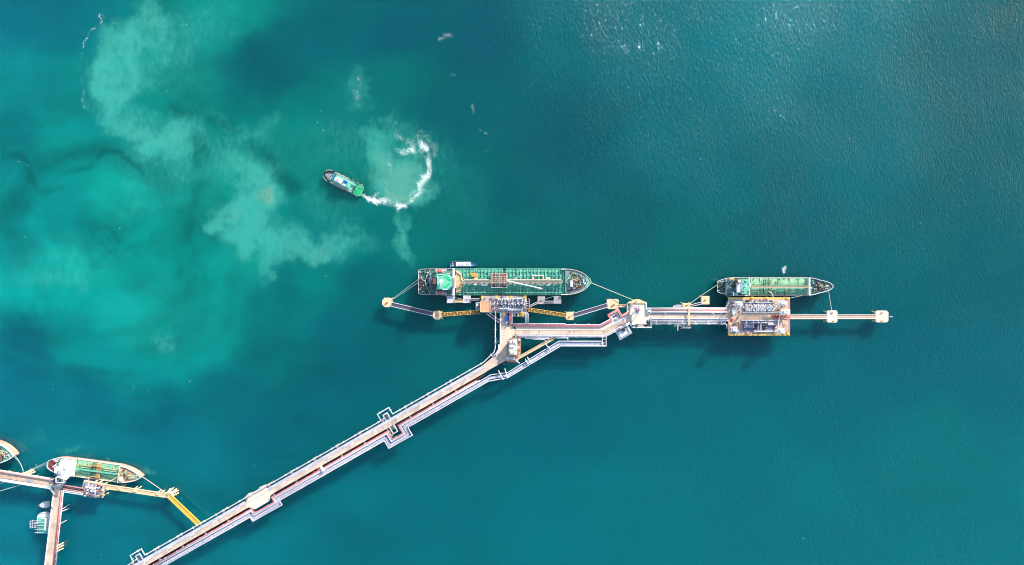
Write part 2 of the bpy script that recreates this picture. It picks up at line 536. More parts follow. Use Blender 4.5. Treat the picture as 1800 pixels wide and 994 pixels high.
    s2 = math_('ADD', sed_, math_('MULTIPLY', math_('SUBTRACT', tn, .5), mrange(sed_, .02, .3, 0, .95)))
    s2 = mrange(s2, -.06, 1.2, 0, .95)
    sedc = mix(sand_, [x * K for x in lin((78, 198, 180))] + [1], [x * K for x in lin((140, 204, 180))] + [1])
    c1 = mix(math_('MULTIPLY', s2, .92, True), base.outputs[0], sedc)
    # foam: lacy bubbles, thick where the field is strong
    wv = n.new('ShaderNodeTexVoronoi'); wv.feature = 'DISTANCE_TO_EDGE'; wv.inputs['Scale'].default_value = .42
    dv = n.new('ShaderNodeVectorMath'); dv.operation = 'ADD'
    dn = n.new('ShaderNodeTexNoise'); dn.inputs['Scale'].default_value = .35; dn.inputs['Detail'].default_value = 2; l.new(pos, dn.inputs['Vector'])
    dsc = n.new('ShaderNodeVectorMath'); dsc.operation = 'SCALE'; dsc.inputs['Scale'].default_value = 4.0; l.new(dn.outputs['Color'], dsc.inputs[0])
    l.new(pos, dv.inputs[0]); l.new(dsc.outputs[0], dv.inputs[1]); l.new(dv.outputs[0], wv.inputs['Vector'])
    lace = mrange(wv.outputs['Distance'], .0, .35, 1.0, .0)
    fn = noise(.5, 3, .75, pos)
    fl = math_('ADD', math_('MULTIPLY', fn, .72), math_('MULTIPLY', lace, .28))
    fth = math_('SUBTRACT', math_('ADD', fl, foam_), 1.0)
    fm = math_('MULTIPLY', mrange(fth, -.06, .72, .0, 1.0), mrange(foam_, .08, .3, 0, 1))
    # scattered whitecap flecks out in the rippled water
    wn = noise(.34, 2, .5, pos)
    wn2 = noise(.012, 1, .5, pos)
    wc = mrange(math_('ADD', wn, math_('MULTIPLY', wn2, .25)), .90, .95, 0, .6)
    fm = math_('MAXIMUM', fm, wc)
    c2 = mix(fm, c1, [.78, .82, .80, 1])
    l.new(c2, b.inputs['Base Color'])
    # ripples
    mp = n.new('ShaderNodeMapping'); mp.inputs['Rotation'].default_value = (0, 0, R(38)); mp.inputs['Scale'].default_value = (1.0, .38, 1.0)
    l.new(pos, mp.inputs['Vector'])
    mp2 = n.new('ShaderNodeMapping'); mp2.inputs['Rotation'].default_value = (0, 0, R(62)); mp2.inputs['Scale'].default_value = (1.0, .5, 1.0)
    l.new(pos, mp2.inputs['Vector'])
    w1 = noise(.62, 2, .6, mp.outputs[0])
    w2 = noise(.16, 1, .5, mp2.outputs[0])
    hgt = math_('ADD', math_('MULTIPLY', w1, 1.85), math_('MULTIPLY', w2, .9))
    hgt = math_('MULTIPLY', math_('MULTIPLY', hgt, rip_), mrange(wn2, .35, .65, .88, 1.12))
    bc = n.new('ShaderNodeBump'); bc.inputs['Strength'].default_value = 1.0; bc.inputs['Distance'].default_value = 1.0
    l.new(math_('MULTIPLY', hgt, .74), bc.inputs['Height'])
    l.new(bc.outputs[0], b.inputs['Coat Normal'])
    vm = n.new('ShaderNodeMix'); vm.data_type = 'VECTOR'; vm.inputs[0].default_value = .24
    l.new(geo.outputs['Normal'], vm.inputs[4]); l.new(bc.outputs[0], vm.inputs[5])
    l.new(vm.outputs[1], b.inputs['Normal'])
    l.new(math_('SUBTRACT', 1.0, fm), b.inputs['Coat Weight'])
    b.inputs['Coat IOR'].default_value = 1.333
    b.inputs['Coat Roughness'].default_value = .055
    b.inputs['Specular IOR Level'].default_value = 0.0
    b.inputs['IOR'].default_value = 1.333
    rgh = mrange(fm, 0, 1, .13, .7)
    l.new(rgh, b.inputs['Roughness'])
    # light scatters sideways in the turbid water, so shadows on it are soft
    l.new(math_('SUBTRACT', 1.0, fm), b.inputs['Subsurface Weight'])
    b.inputs['Subsurface Radius'].default_value = (.6, 1.0, 1.0)
    b.inputs['Subsurface Scale'].default_value = 95.0
    me.materials.append(m)
build_sea()

# ------------------------------------------------------------------ the jetty: common builders
DZ = 12.0            # level of the jetty decks over the water
def PP(pts, z=DZ):
    return [P(x, y, z) for x, y in pts]
def XY(pts, z=DZ):
    return [(P(x, y, z).x, P(x, y, z).y) for x, y in pts]

def unit_pile(r=.6, top=9.4, bot=-5.0, batter=(0, 0)):
    mb = MB()
    mb.tube([(batter[0], batter[1], bot), (0, 0, top)], r, 8)
    return mb

PILE_MESH = {}
def add_pile(parent, p, r=.6, top=9.4, batter=(0, 0), mat=None):
    """one pile as a part of its own; alike piles share mesh data"""
    key = (r, top, tuple(round(b, 1) for b in batter), (mat or m_pile).name)
    if key not in PILE_MESH:
        o = meshobj('pile', unit_pile(r, top, batter=batter), mat or m_pile)
        COL.objects.unlink(o)
        PILE_MESH[key] = o.data
        bpy.data.objects.remove(o)
    o = bpy.data.objects.new('pile', PILE_MESH[key])
    COL.objects.link(o)
    o.parent = parent
    org = ORG[parent.name]
    o.location = (p[0] - org.x, p[1] - org.y, -org.z)
    return o

def pipeline(label, path, r, mat, z=DZ + 1.0, group=None, supports=None, width=1.6):
    """a pipe run: the pipe itself and the saddles it lies on"""
    pts = PP(path, z)
    t = thing('pipeline', label, 'pipeline', (pts[0].x, pts[0].y, DZ), group)
    mb = MB().tube(pts, r, 8)
    part('pipe', mb, mat, t, True)
    if supports:
        acc, nxt = 0.0, supports / 2
        for a, b in zip(pts[:-1], pts[1:]):
            L = (b - a).length
            while nxt < acc + L:
                q = a + (b - a) * ((nxt - acc) / L)
                d = (b - a).normalized()
                sd = Vector((-d.y, d.x, 0))
                part('saddle', MB().beam(q - sd * width / 2 - Vector((0, 0, .15)), q + sd * width / 2 - Vector((0, 0, .15)), .5, 2 * r + .1), m_white, t)
                nxt += supports
            acc += L
    return t

def catwalk(label, a, b, w=2.2, style='grey', z=8.8, group='catwalks between the dolphins', cat='catwalk', ends=None):
    """walkway bridge: deck, two girders with rails, and bracing; a and b in photograph pixels"""
    pa, pb = P(a[0], a[1], z), P(b[0], b[1], z)
    t = thing('catwalk', label, cat, (pa.x, pa.y, z - 1), group)
    d = (pb - pa).normalized()
    sd = Vector((-d.y, d.x, 0))
    gm, wm = {'grey': (m_white, m_violet), 'yellow': (m_yellow, m_brownw), 'cream': (m_dolph, m_dolph), 'pink': (m_pale, m_blush), 'bright': (m_byel, m_yellow)}[style]
    up = Vector((0, 0, 1))
    part('walkway', MB().beam(pa, pb, w - .1, .12), wm, t)
    for s in (-1, 1):
        part('girder', MB().beam(pa + sd * s * w / 2 + up * .1, pb + sd * s * w / 2 + up * .1, .42, 1.1), gm, t)
        hr = MB()
        L = (pb - pa).length
        nn = max(2, int(L / 3))
        for i in range(nn + 1):
            q = pa + (pb - pa) * (i / nn) + sd * s * w / 2
            hr.beam(q + up * .6, q + up * 1.7, .12, .12)
        hr.beam(pa + sd * s * w / 2 + up * 1.7, pb + sd * s * w / 2 + up * 1.7, .16, .12)
        part('handrail', hr, gm, t)
    if style == 'yellow':
        br = MB()
        L = (pb - pa).length
        nn = max(3, int(L / 3.2))
        for i in range(nn):
            q0 = pa + (pb - pa) * (i / nn)
            q1 = pa + (pb - pa) * ((i + 1) / nn)
            s = 1 if i % 2 else -1
            br.beam(q0 + sd * w / 2 * s + up * 1.6, q1 - sd * w / 2 * s + up * 1.6, .36, .3)
            br.beam(q0 - sd * w / 2 + up * 1.65, q0 + sd * w / 2 + up * 1.65, .45, .3)
        part('bracing', br, gm, t)
    return t

def bollard_mesh(mb, p, r=.55, h=1.2):
    mb.lathe(p, [(r * 1.4, 0), (r * 1.4, .15), (r * .8, .25), (r * .8, h * .7), (r * 1.35, h * .8), (r * 1.3, h)], 10)

def octagon(cx, cy, rx, ry, c=.42):
    return [(cx - rx, cy - ry * c), (cx - rx * c, cy - ry), (cx + rx * c, cy - ry), (cx + rx, cy - ry * c),
            (cx + rx, cy + ry * c), (cx + rx * c, cy + ry), (cx - rx * c, cy + ry), (cx - rx, cy + ry * c)]

def dolphin(label, cx, cy, rx, ry, c=.45, mat=None, z=8.6, kind='mooring', hooks=((0, 0),), thick=2.2, group=None):
    """concrete head on raking piles with a mooring hook"""
    mat = mat or m_dolph
    o = P(cx, cy, z)
    t = thing('mooring_dolphin' if kind == 'mooring' else 'breasting_dolphin', label, 'dolphin', (o.x, o.y, 0), group)
    part('cap', MB().prism(XY(octagon(cx, cy, rx, ry, c), z), z - thick, z, .22), mat, t)
    f = S
    for sx in (-1, 1):
        for sy in (-1, 1):
            add_pile(t, (o.x + sx * rx * f * .6, o.y + sy * ry * f * .6), .65, z - thick + .2, (sx * 2.5, sy * 2.5))
    add_pile(t, (o.x, o.y), .75, z - thick + .2)
    for hx, hy in hooks:
        q = P(cx + hx, cy + hy, z)
        hb = MB()
        hb.box(q.x - .8, q.x + .8, q.y - .6, q.y + .6, z, z + .35)
        part('hook_base', hb, m_byel, t)
        hb = MB()
        for s in (-.45, .45):
            hb.tube([(q.x + s, q.y - .3, z + .3), (q.x + s, q.y + .1, z + 1.0), (q.x + s, q.y + .9, z + 1.1)], .2, 6)
        part('mooring_hook', hb, m_rust, t)
    hr = MB()
    pts = XY(octagon(cx, cy, rx - .7, ry - .7, c), z)
    for i in (5, 6, 7):
        a, b = pts[i], pts[(i + 1) % 8]
        hr.beam((a[0], a[1], z + 1.1), (b[0], b[1], z + 1.1), .12, .1)
        hr.beam((a[0], a[1], z), (a[0], a[1], z + 1.1), .12, .12)
    part('handrail', hr, m_white, t)
    if kind == 'breasting':
        y0 = P(cx, cy - ry, z).y
        fb = MB()
        fb.box(o.x - rx * f * .55, o.x + rx * f * .55, y0 + .05, y0 + 1.0, 2.0, z - .6)
        part('fender', fb, m_black, t)
    return t

def rope(label, pts, mat, r=.16, sag=.0, group='mooring lines'):
    """mooring line between two world points with sag"""
    a, b = Vector(pts[0]), Vector(pts[1])
    L = (b - a).length
    n = 14
    o = []
    for i in range(n + 1):
        u = i / n
        p = a + (b - a) * u
        p.z -= 4 * sag * u * (1 - u)
        o.append(p)
    ob = meshobj('mooring_line', MB().tube([q - a for q in o], r, 6), mat)
    ob.location = a
    ob['label'] = label
    ob['category'] = 'rope'
    ob['group'] = group
    return ob

# ------------------------------------------------------------------ approach trestle
TU = Vector((.869, -.495))
TN = Vector((.495, .869))
def T(s, t):
    return (266.1 + s * TU.x + t * TN.x, 969.9 + s * TU.y + t * TN.y)

S0, S1 = -90, 668
trestle = thing('approach_trestle', 'long straight approach trestle carrying the cream concrete road out to the berths', 'trestle', P(*T(280, 13), 0))
seg = 23.0
k = S0
while k < S1 - 1:
    e = min(k + seg, S1)
    part('deck_panel', MB().prism(XY([T(k + .12, 9.9), T(e - .12, 9.9), T(e - .12, 16.4), T(k + .12, 16.4)]), 10.9, DZ), m_road, trestle)
    if not (190 < (k + e) / 2 < 232):
        part('walkway_panel', MB().prism(XY([T(k + .12, 4.2), T(e - .12, 4.2), T(e - .12, 9.3), T(k + .12, 9.3)]), 11.2, DZ + .25), m_lav, trestle)
    k = e
for tt, ww in ((16.55, .35), (9.6, .3)):
    a, b = P(*T(S0, tt), DZ), P(*T(S1, tt), DZ)
    part('kerb', MB().beam(a + Vector((0, 0, .05)), b + Vector((0, 0, .05)), ww, .5), m_pale if tt > 12 else m_grey, trestle)
for i, s in enumerate(range(S0 + 5, S1 - 30, 46)):
    a, b = P(*T(s, -2), 10), P(*T(s, 34.5), 10)
    part('crosshead', MB().beam(a, b, 2.0, 1.5), m_grey, trestle)
    for t_ in (0, 8, 17, 26, 33):
        q = P(*T(s, t_), 9)
        add_pile(trestle, (q.x, q.y), .55, 9.4)
bay = part('turning_bay', MB().prism(XY([T(184, 9.9), T(193, 3), T(194, -2.5), T(201, -4.2), T(203, -1.5), T(219, -1.5), T(221, -4.2), T(230, -3), T(231, 4), T(238, 9.9),
     T(238, 16.4), T(229, 19), T(224, 25), T(197, 25.5), T(191, 19), T(184, 16.4)]), 10.9, DZ + .12), m_pale, trestle)
par = MB()
for a, b in ((T(194, -2.2), T(201, -4.0)), (T(201, -1.6), T(221, -1.6)), (T(221, -4.0), T(230, -2.8)), (T(197, 25.3), T(224, 24.8)), (T(191, 18.8), T(197, 25.2)), (T(224, 24.8), T(229, 18.8))):
    par.beam(P(*a, DZ) + Vector((0, 0, .6)), P(*b, DZ) + Vector((0, 0, .6)), .5, 1.0)
part('parapet', par, m_white, bay)
for t_ in (-1, 10, 22):
    for s in (198, 226):
        q = P(*T(s, t_), 9)
        add_pile(trestle, (q.x, q.y), .6, 10.9)

def loops(t0, ends=(S0, 640)):
    """south pipe run at offset t0 with its two expansion loops"""
    h1 = 20 + (t0 - 22) * .85
    h2 = 10.5 + (t0 - 22) * 1.18
    c1, c2 = 210.5, 476
    return [T(ends[0], t0), T(c1 - h1, t0), T(c1 - h1, t0 + 9), T(c1 + h1, t0 + 9), T(c1 + h1, t0), T(c2 - h2, t0), T(c2 - h2, t0 + 16), T(c2 + h2, t0 + 16), T(c2 + h2, t0), T(ends[1], t0)]

# pipes carried by the trestle
north = [T(-90, 0), T(-36, 0), T(-36, -12.5), T(-13, -12.5), T(-13, 0), T(464.5, 0), T(464.5, -13.2), T(488, -13.2), T(488, 0), T(672, 0), (868.5, 619), (870.5, 612), (871, 548)]
pipeline('thin white pipe along the seaward north edge of the trestle with two square loops', north, .5, m_whitepipe, supports=13.8, width=2.2)
for s, a, b, lab in ((476.5, 4, -6.6, 'white U-shaped pipe loop inside the north expansion loop, middle of the trestle'),
                     (-24, 4, -6.6, 'white U-shaped pipe loop inside the north loop at the frame corner end of the trestle'),
                     (476.3, 17, 30.5, 'white U-shaped pipe loop under the south expansion loop, middle of the trestle')):
    t = pipeline(lab, [T(s - 4.4, a), T(s - 4.4, b), T(s + 4.4, b), T(s + 4.4, a)], .5, m_whitepipe, group='U-shaped pipe loops')
    part('platform', MB().prism(XY([T(s - 3.2, a), T(s - 3.2, b * .8), T(s + 3.2, b * .8), T(s + 3.2, a)]), DZ - .9, DZ - .6), m_steel, t)
for t0, nm in ((18.1, 'inner'), (20.0, 'outer')):
    pipeline('dark maroon pipe low beside the trestle road, %s of the pair' % nm, [T(S0, t0), T(S1 - 6, t0)], .62, m_maroon, z=DZ - 2.2, group='maroon pipes')
pipeline('pink painted pipe with square loops along the south side of the trestle', loops(22.3, (S0, 645)), .62, m_pink, supports=13.8)
pipeline('thin white pipe running beside the pink pipe on the trestle', loops(24.0, (S0, 650)), .34, m_whitepipe)
outer = loops(33.2, (S0, 650))
pipeline('white outermost pipe along the south edge of the trestle rack', outer[:-1] + [T(663, 33.2), (892.5, 664.5), (985.5, 608.6), (1064, 608.6)], .52, m_whitepipe)
inner = loops(25.4, (S0, 650))
pipeline('white pipe on the inner edge of the trestle rack', inner[:-1] + [T(672, 25.4), (893, 655), (982.6, 600.2), (1060, 600.2)], .42, m_whitepipe)
rack = thing('pipe_rack', 'pale lavender grating pipe rack along the south side of the trestle and past the junction', 'pipe rack', P(*T(280, 29), DZ - 1))
mid = loops(29.3, (S0, 650))[:-1] + [T(668, 29.3), (893, 659.8), (984, 604.4), (1062, 604.4)]
wmid = [P(x, y, DZ) for x, y in mid]
fullL = wmid
# split each straight run of the rack into panels
for a, b in zip(fullL[:-1], fullL[1:]):
    L = (b - a).length
    nn = max(1, round(L / 13.8))
    for i in range(nn):
        q0, q1 = a + (b - a) * (i / nn), a + (b - a) * ((i + 1) / nn)
        ext = (b - a).normalized() * (1.5 if L > 8 else 0)
        z_ = DZ + random.uniform(-.02, .02)
        part('grating_panel', MB().beam(q0 + Vector((0, 0, z_ - DZ)) - (ext if i == 0 and nn > 1 else ext * 0), q1 + Vector((0, 0, z_ - DZ)) - (b - a).normalized() * .25, 2.7, .25), m_rack, rack)
        if L > 8:
            part('cross_beam', MB().beam(q0 + Vector((0, 0, -.7)) + Vector((-(b - a).normalized().y, (b - a).normalized().x, 0)) * 3.2,
                                         q0 + Vector((0, 0, -.7)) - Vector((-(b - a).normalized().y, (b - a).normalized().x, 0)) * 3.2, .5, .8), m_steel, rack)
for px, py in ((905, 652), (930, 637), (955, 622), (985, 604), (1020, 604), (1050, 604)):
    q = P(px, py, 9)
    add_pile(rack, (q.x - 1.6, q.y), .45, DZ - .9)
    add_pile(rack, (q.x + 1.6, q.y - 1.5), .45, DZ - .9)

# lamp posts beside the road
def lamp_post(label, p, ang):
    t = thing('lamp_post', label, 'lamp post', p, 'lamp posts along the trestle road', ang, local=True)
    part('pole', MB().tube([(0, 0, 0), (0, 0, 7.5)], .3, 8, .2), m_white, t)
    part('base', MB().box(-.55, .55, -.55, .55, 0, .5), m_white, t)
    part('arm', MB().tube([(0, 0, 7.4), (0, -1.6, 7.9)], .08, 6), m_white, t)
    part('lamp_head', MB().box(-.28, .28, -2.7, -1.5, 7.8, 8.0), m_white, t)
    return t
lamps = [s for s in range(-58, 650, 46) if not 190 < s < 235]
first = None
for i, s in enumerate(lamps):
    q = P(*T(s, 9.7), DZ)
    q.z = DZ
    lab = 'white lamp post on the trestle road, %s from the frame edge' % ORD[i]
    if first is None:
        first = lamp_post(lab, q, math.atan2(.495, .869))
    else:
        c = copy_tree(first)
        c.location = q
        c['label'] = lab

for i, (px, py, where) in enumerate(((950, 581, 'western deck road, nearer the junction'), (1003, 581, 'western deck road, nearer the pink pipe loop'), (1168, 551.4, 'eastern deck road, nearer the hexagonal pier'), (1252, 551.4, 'eastern deck road, nearer the eastern platform'))):
    c = copy_tree(first)
    c.location = P(px, py, DZ)
    c.rotation_euler = (0, 0, 0)
    c['label'] = 'white lamp post on the ' + where

# service gantries crossing the rack
def gantry(label, a, b, w=1.6, mat=None, z=DZ + 2.4):
    pa, pb = P(a[0], a[1], z), P(b[0], b[1], z)
    t = thing('gantry', label, 'gantry', (pa.x, pa.y, DZ), 'white pipe gantries')
    part('beam', MB().beam(pa, pb, w * .55, .6), mat or m_white, t)
    for q in (pa, pb):
        part('leg', MB().beam((q.x, q.y, 8.5), (q.x, q.y, z - .2), .45, .45), mat or m_white, t)
    return t
gantry('white gantry over the pipe rack where it leaves the trestle', (876.5, 652), (884.8, 667.9))
gantry('white gantry just east of the rack corner', (887.6, 648.5), (892, 664))
gantry('white gantry at mid diagonal rack, western of two', (923.6, 632), (928.5, 641))
gantry('white gantry at mid diagonal rack, eastern of two', (927.4, 628.6), (933.5, 639.1))
gantry('short white gantry by the foot of the yellow footbridge', (908, 634), (913, 639))
gantry('short white gantry by the top of the yellow footbridge', (960, 606), (966, 613))
gantry('white gantry box at the trestle with a red valve', T(333, 17), T(333, 27), 4.5)
t = thing('valve', 'red valve wheel on the maroon pipes beside the white gantry', 'valve', P(*T(326, 19), DZ), None)
part('wheel', MB().lathe(P(*T(326, 19), DZ - .1), [(1.2, 0), (1.2, .25), (.9, .3)], 12), m_red, t)
part('body', MB().box(P(*T(326, 19)).x - 1.4, P(*T(326, 19)).x + 1.4, P(*T(326, 19)).y - .7, P(*T(326, 19)).y + .7, DZ - 1.2, DZ - .1), m_red, t)

# ------------------------------------------------------------------ junction and the deck road to the berths
jun = thing('junction_deck', 'cream concrete junction deck where the trestle meets the berth road', 'deck', P(890, 600, 0))
a1, a2 = T(S1, 16.4), T(S1, 4.2)
part('deck_slab', MB().prism(XY([a2, (873, 622), (879.4, 606), (879.6, 560), (898.5, 560), (899, 573), (906, 580.6), (906, 588), (893, 598), (890, 612), (889, 634), a1]), 10.9, DZ), m_road, jun)
part('deck_slab', MB().prism(XY([(879.6, 547), (898.5, 547), (898.5, 559.8), (879.6, 559.8)]), 10.9, DZ - .03), m_peach, jun)
part('kerb', MB().strip(PP([(872.5, 626), (879.2, 606), (879.2, 548)]), -.3, .35, DZ - .6, DZ + .8), m_white, jun)
part('kerb', MB().strip(PP([(908.5, 588.6), (894, 597), (890.4, 612), (889.6, 633)]), -.2, .3, DZ - .6, DZ + .5), m_pale, jun)
for px, py in ((878, 625), (886, 640), (884, 600), (895, 590), (883, 570), (896, 570), (883, 552), (896, 552)):
    q = P(px, py, 9)
    add_pile(jun, (q.x, q.y), .6, 10.9)

wj = thing('jetty_deck', 'western deck road beside pink pipes, between the junction and the hexagonal pier', 'deck', P(980, 582, 0))
xs_ = [906.2] + [929 + 22.6 * i for i in range(6)] + [1060]
for a, b in zip(xs_[:-1], xs_[1:]):
    part('deck_panel', MB().prism(XY([(a + .1, 581), (b - .1, 581), (b - .1 + (3 if b == 1060 else 0), 588.2), (a + .1, 588.2)]), 10.9, DZ), m_road, wj)
    part('walkway_panel', MB().prism(XY([(max(a, 902) + .1, 575.2), (b - .1 - (1.5 if b == 1060 else 0), 575.2), (b - .1, 580.6), (max(a, 902) + .1, 580.6)]), 11.1, DZ + .2), m_pale, wj)
dq = [((1060.2, 581), (1063.2, 588.2)), ((1075, 573.2), (1078, 580.6)), ((1090, 565.2), (1092.6, 573)), ((1107, 556.4), (1109, 565))]
for (a, b), (c, d) in zip(dq[:-1], dq[1:]):
    part('deck_panel', MB().prism(XY([a, c, d, b]), 10.9, DZ), m_road, wj)
tq = [((1058.7, 575.2), (1060.1, 580.8)), ((1073.8, 566.6), (1074.9, 573)), ((1107, 549.4), (1107, 556.2))]
for (a, b), (c, d) in zip(tq[:-1], tq[1:]):
    part('walkway_panel', MB().prism(XY([a, c, d, b]), 11.1, DZ + .2), m_pale if c[0] < 1080 else m_lav, wj)  # last diagonal panel is greyer, the tower's shade put into its colour
part('kerb', MB().strip(PP([(909, 589.2), (1063, 589.2), (1107, 566.6)]), -.3, .35, DZ - .7, DZ + .7), m_white, wj)
for px in range(915, 1060, 24):
    for py in (576, 588):
        q = P(px, py, 9)
        add_pile(wj, (q.x, q.y), .55, 10.9)
    part('crosshead', MB().beam(P(px, 569, 10), P(px, 594, 10), 1.8, 1.5), m_grey, wj)
for px, py in ((1075, 570), (1080, 580), (1092, 562), (1097, 571)):
    q = P(px, py, 9)
    add_pile(wj, (q.x, q.y), .55, 10.9)

pipeline('thin white pipe on the north edge of the western deck road', [(899.5, 569.8), (993, 569.8), (993, 571.2), (1054.5, 571.2), (1072, 562)], .42, m_whitepipe, supports=13.4)
pipeline('pink pipe beside the western deck road, upper of the pair, looping around the square platform',
         [(901, 572.2), (1055.5, 572.2), (1073.5, 562.6), (1068.4, 553.6), (1086.6, 544.2), (1092.4, 555.2), (1106, 548.2)], .66, m_pink, group='pink pipes of the deck road')
pipeline('pink pipe beside the western deck road, lower of the pair, hugging the pale walkway',
         [(901, 574), (1056.6, 574), (1075.6, 563.8), (1070.6, 554.6), (1085.6, 546.8), (1091.4, 557.8), (1107, 549.6)], .62, m_pink, group='pink pipes of the deck road')
pipeline('white pipe on the south side of the western deck road', [(909, 590.6), (1062, 590.6), (1107, 567.6)], .55, m_whitepipe, supports=13.4)
pipeline('pale grey pipe outermost south of the western deck road', [(912, 592.6), (1063.5, 592.6), (1106, 570.6)], .5, m_lav, supports=13.4)
pipeline('short white pipe stub south of the deck road near the control building', [(923, 595), (966, 595)], .5, m_whitepipe)
pipeline('short grey pipe stub nearest the yellow footbridge', [(936, 597.2), (957, 597.2), (960, 601)], .38, m_lav)
pipeline('white pipe between the yellow footbridge and the rack end', [(978, 594.6), (998, 594.6), (998, 599)], .5, m_whitepipe)
fr = thing('end_gantry', 'pale steel gantry closing the east end of the lower pipe rack', 'gantry', P(1062, 600, DZ))
for px in (1058.6, 1065.4):
    part('beam', MB().beam(P(px, 590, DZ + 1.4), P(px, 609.4, DZ + 1.4), .6, .6), m_white, fr)
for py in (591, 597, 603, 609):
    part('cross_beam', MB().beam(P(1058.8, py, DZ + 1.2), P(1065.2, py, DZ + 1.2), .5, .5), m_lav, fr)
for px, py in ((1058.6, 594), (1065.4, 594), (1058.6, 608), (1065.4, 608)):
    q = P(px, py, DZ)
    add_pile(fr, (q.x, q.y), .4, DZ + 1.1, mat=m_lav)

def square_platform(label, poly, mat, eqlab):
    c = (sum(p[0] for p in poly) / 4, sum(p[1] for p in poly) / 4)
    t = thing('loop_platform', label, 'platform', P(c[0], c[1], 0), 'square loop platforms')
    part('deck_slab', MB().prism(XY(poly), DZ - 1.1, DZ - .25), mat, t)
    for p in poly:
        q = P(p[0] * .8 + c[0] * .2, p[1] * .8 + c[1] * .2, 9)
        add_pile(t, (q.x, q.y), .5, DZ - 1)
    return t
sp = square_platform('white square platform inside the pink pipe loop', [(1072, 556.5), (1085, 549.4), (1091, 561), (1077, 568)], m_white, None)
for dx, dy in ((0, 0), (3.4, -1.8)):
    q = P(1079 + dx, 557 + dy, DZ)
    part('hatch', MB().box(q.x - .9, q.x + .9, q.y - .7, q.y + .7, DZ - .25, DZ + .25), m_dark, sp)
part('equipment_box', MB().prism(XY([(1080, 561), (1086, 558), (1087.5, 561.5), (1081.5, 564.5)]), DZ - .25, DZ + .9), m_grey, sp)
sp = square_platform('pale square platform hanging off the south side of the diagonal road', [(1084, 585), (1104, 574.6), (1109.6, 585.2), (1090.4, 596.4)], m_white, None)
q = P(1095, 580, DZ)
part('equipment_box', MB().prism(XY([(1092, 578), (1097, 575.4), (1099.5, 581), (1094.5, 583.6)]), DZ - .25, DZ + 1.2), m_dark, sp)
part('handrail', MB().tube([v for v in PP([(1083, 584.8), (1089.9, 598), (1110.9, 585.6), (1104.4, 573.6)], DZ + .6)], .3, 6), m_lav, sp)
pipeline('white pipe looping round the southern square platform', [(1087, 582.6), (1092, 593.6), (1107.6, 584.6), (1102.4, 574.8)], .4, m_whitepipe, z=DZ + .5)

# yellow footbridge and control building
catwalk('yellow footbridge running diagonally from the control building up to the deck road', (911, 629.5), (972.6, 595.2), 2.6, 'cream', DZ - .5, group=None, cat='footbridge')
catwalk('short yellow footbridge end joining the deck road', (973.6, 595.6), (974, 589.4), 2.6, 'cream', DZ - .5, group=None, cat='footbridge')
cb = thing('control_building', 'white roofed control building on a peach deck beside the junction', 'building', P(902, 612, 0))
part('deck_slab', MB().prism(XY([(908.6, 589), (915.8, 592), (915.8, 622), (910, 636.4), (889.3, 635.6), (893.4, 599.6)]), 10.6, DZ - .08), m_peach, cb)
bld = MB().prism(XY([(895.6, 599), (908.4, 598.4), (908.8, 624), (895.4, 625)], 20), DZ - .1, 20)
wl = part('wall', bld, m_white, cb)
part('roof', MB().prism(XY([(895.2, 598.4), (908.9, 597.8), (909.3, 616), (895, 617)], 20.6), 20.02, 20.6), m_white, cb)
part('roof', MB().prism(XY([(895.6, 617.6), (909.2, 616.6), (909.2, 624.4), (895.4, 625.4)], 20.4), 20.02, 20.3), m_dolph, cb)
for px, py, w, h in ((899, 601, 1.6, 1.2), (903, 600.6, 1.4, 1.4), (906.6, 603, 1.1, 1.6), (901, 609, 2.2, 1.0), (899, 620, 1.2, 1.0), (905, 621, 1.3, 1.5)):
    q = P(px, py, 20.6)
    part('roof_unit', MB().box(q.x - w, q.x + w, q.y - h, q.y + h, 20.3, 21.9), random.choice((m_white, m_pale, m_lav)), cb)
for i in range(6):
    q = P(895.45, 601.5 + i * 3.9, 16)
    part('window', MB().box(q.x - .05, q.x + .1, q.y - .8, q.y + .8, 15, 17), m_glass, cb)
for i in range(3):
    q = P(898.5 + i * 3.6, 624.9, 16)
    part('window', MB().box(q.x - .7, q.x + .7, q.y - .1, q.y + .15, 15, 17), m_glass, cb)
part('annex', MB().prism(XY([(892.8, 627.8), (905, 628.6), (905, 632.6), (892.8, 632)], 15), DZ - .1, 15), m_lav, cb)
part('tank', MB().lathe(P(892.6, 629.6, DZ - .1), [(1.3, 0), (1.3, 2.8), (.8, 3.2)], 14), m_white, cb)
for i, (px, py) in enumerate(((911, 592), (913, 597), (911.6, 602), (913.6, 606), (911.4, 611), (913.2, 616), (911.2, 621), (909, 628), (907, 633), (899, 594.6), (903.6, 592.4))):
    q = P(px, py, DZ)
    part('equipment_box', MB().box(q.x - random.uniform(.5, 1.1), q.x + random.uniform(.5, 1.1), q.y - .8, q.y + .8, DZ - .1, DZ + random.uniform(.8, 2)),
         (m_rust, m_pale, m_dark, m_peach, m_white, m_rust, m_grey, m_red, m_pale, m_grey, m_dark)[i], cb)
part('stair', MB().beam(P(914.6, 624, DZ + 5), P(914.6, 600, DZ + .4), 1.0, .3), m_rust, cb)
for px, py in ((893, 603), (912, 594), (893, 632), (911, 632), (913, 612), (893, 618)):
    q = P(px, py, 9)
    add_pile(cb, (q.x, q.y), .6, 10.6)
part('kerb', MB().strip(PP([(889.4, 635.4), (898, 636.4), (909.4, 637)]), -.1, .5, DZ - .8, DZ + .2), m_red, cb)

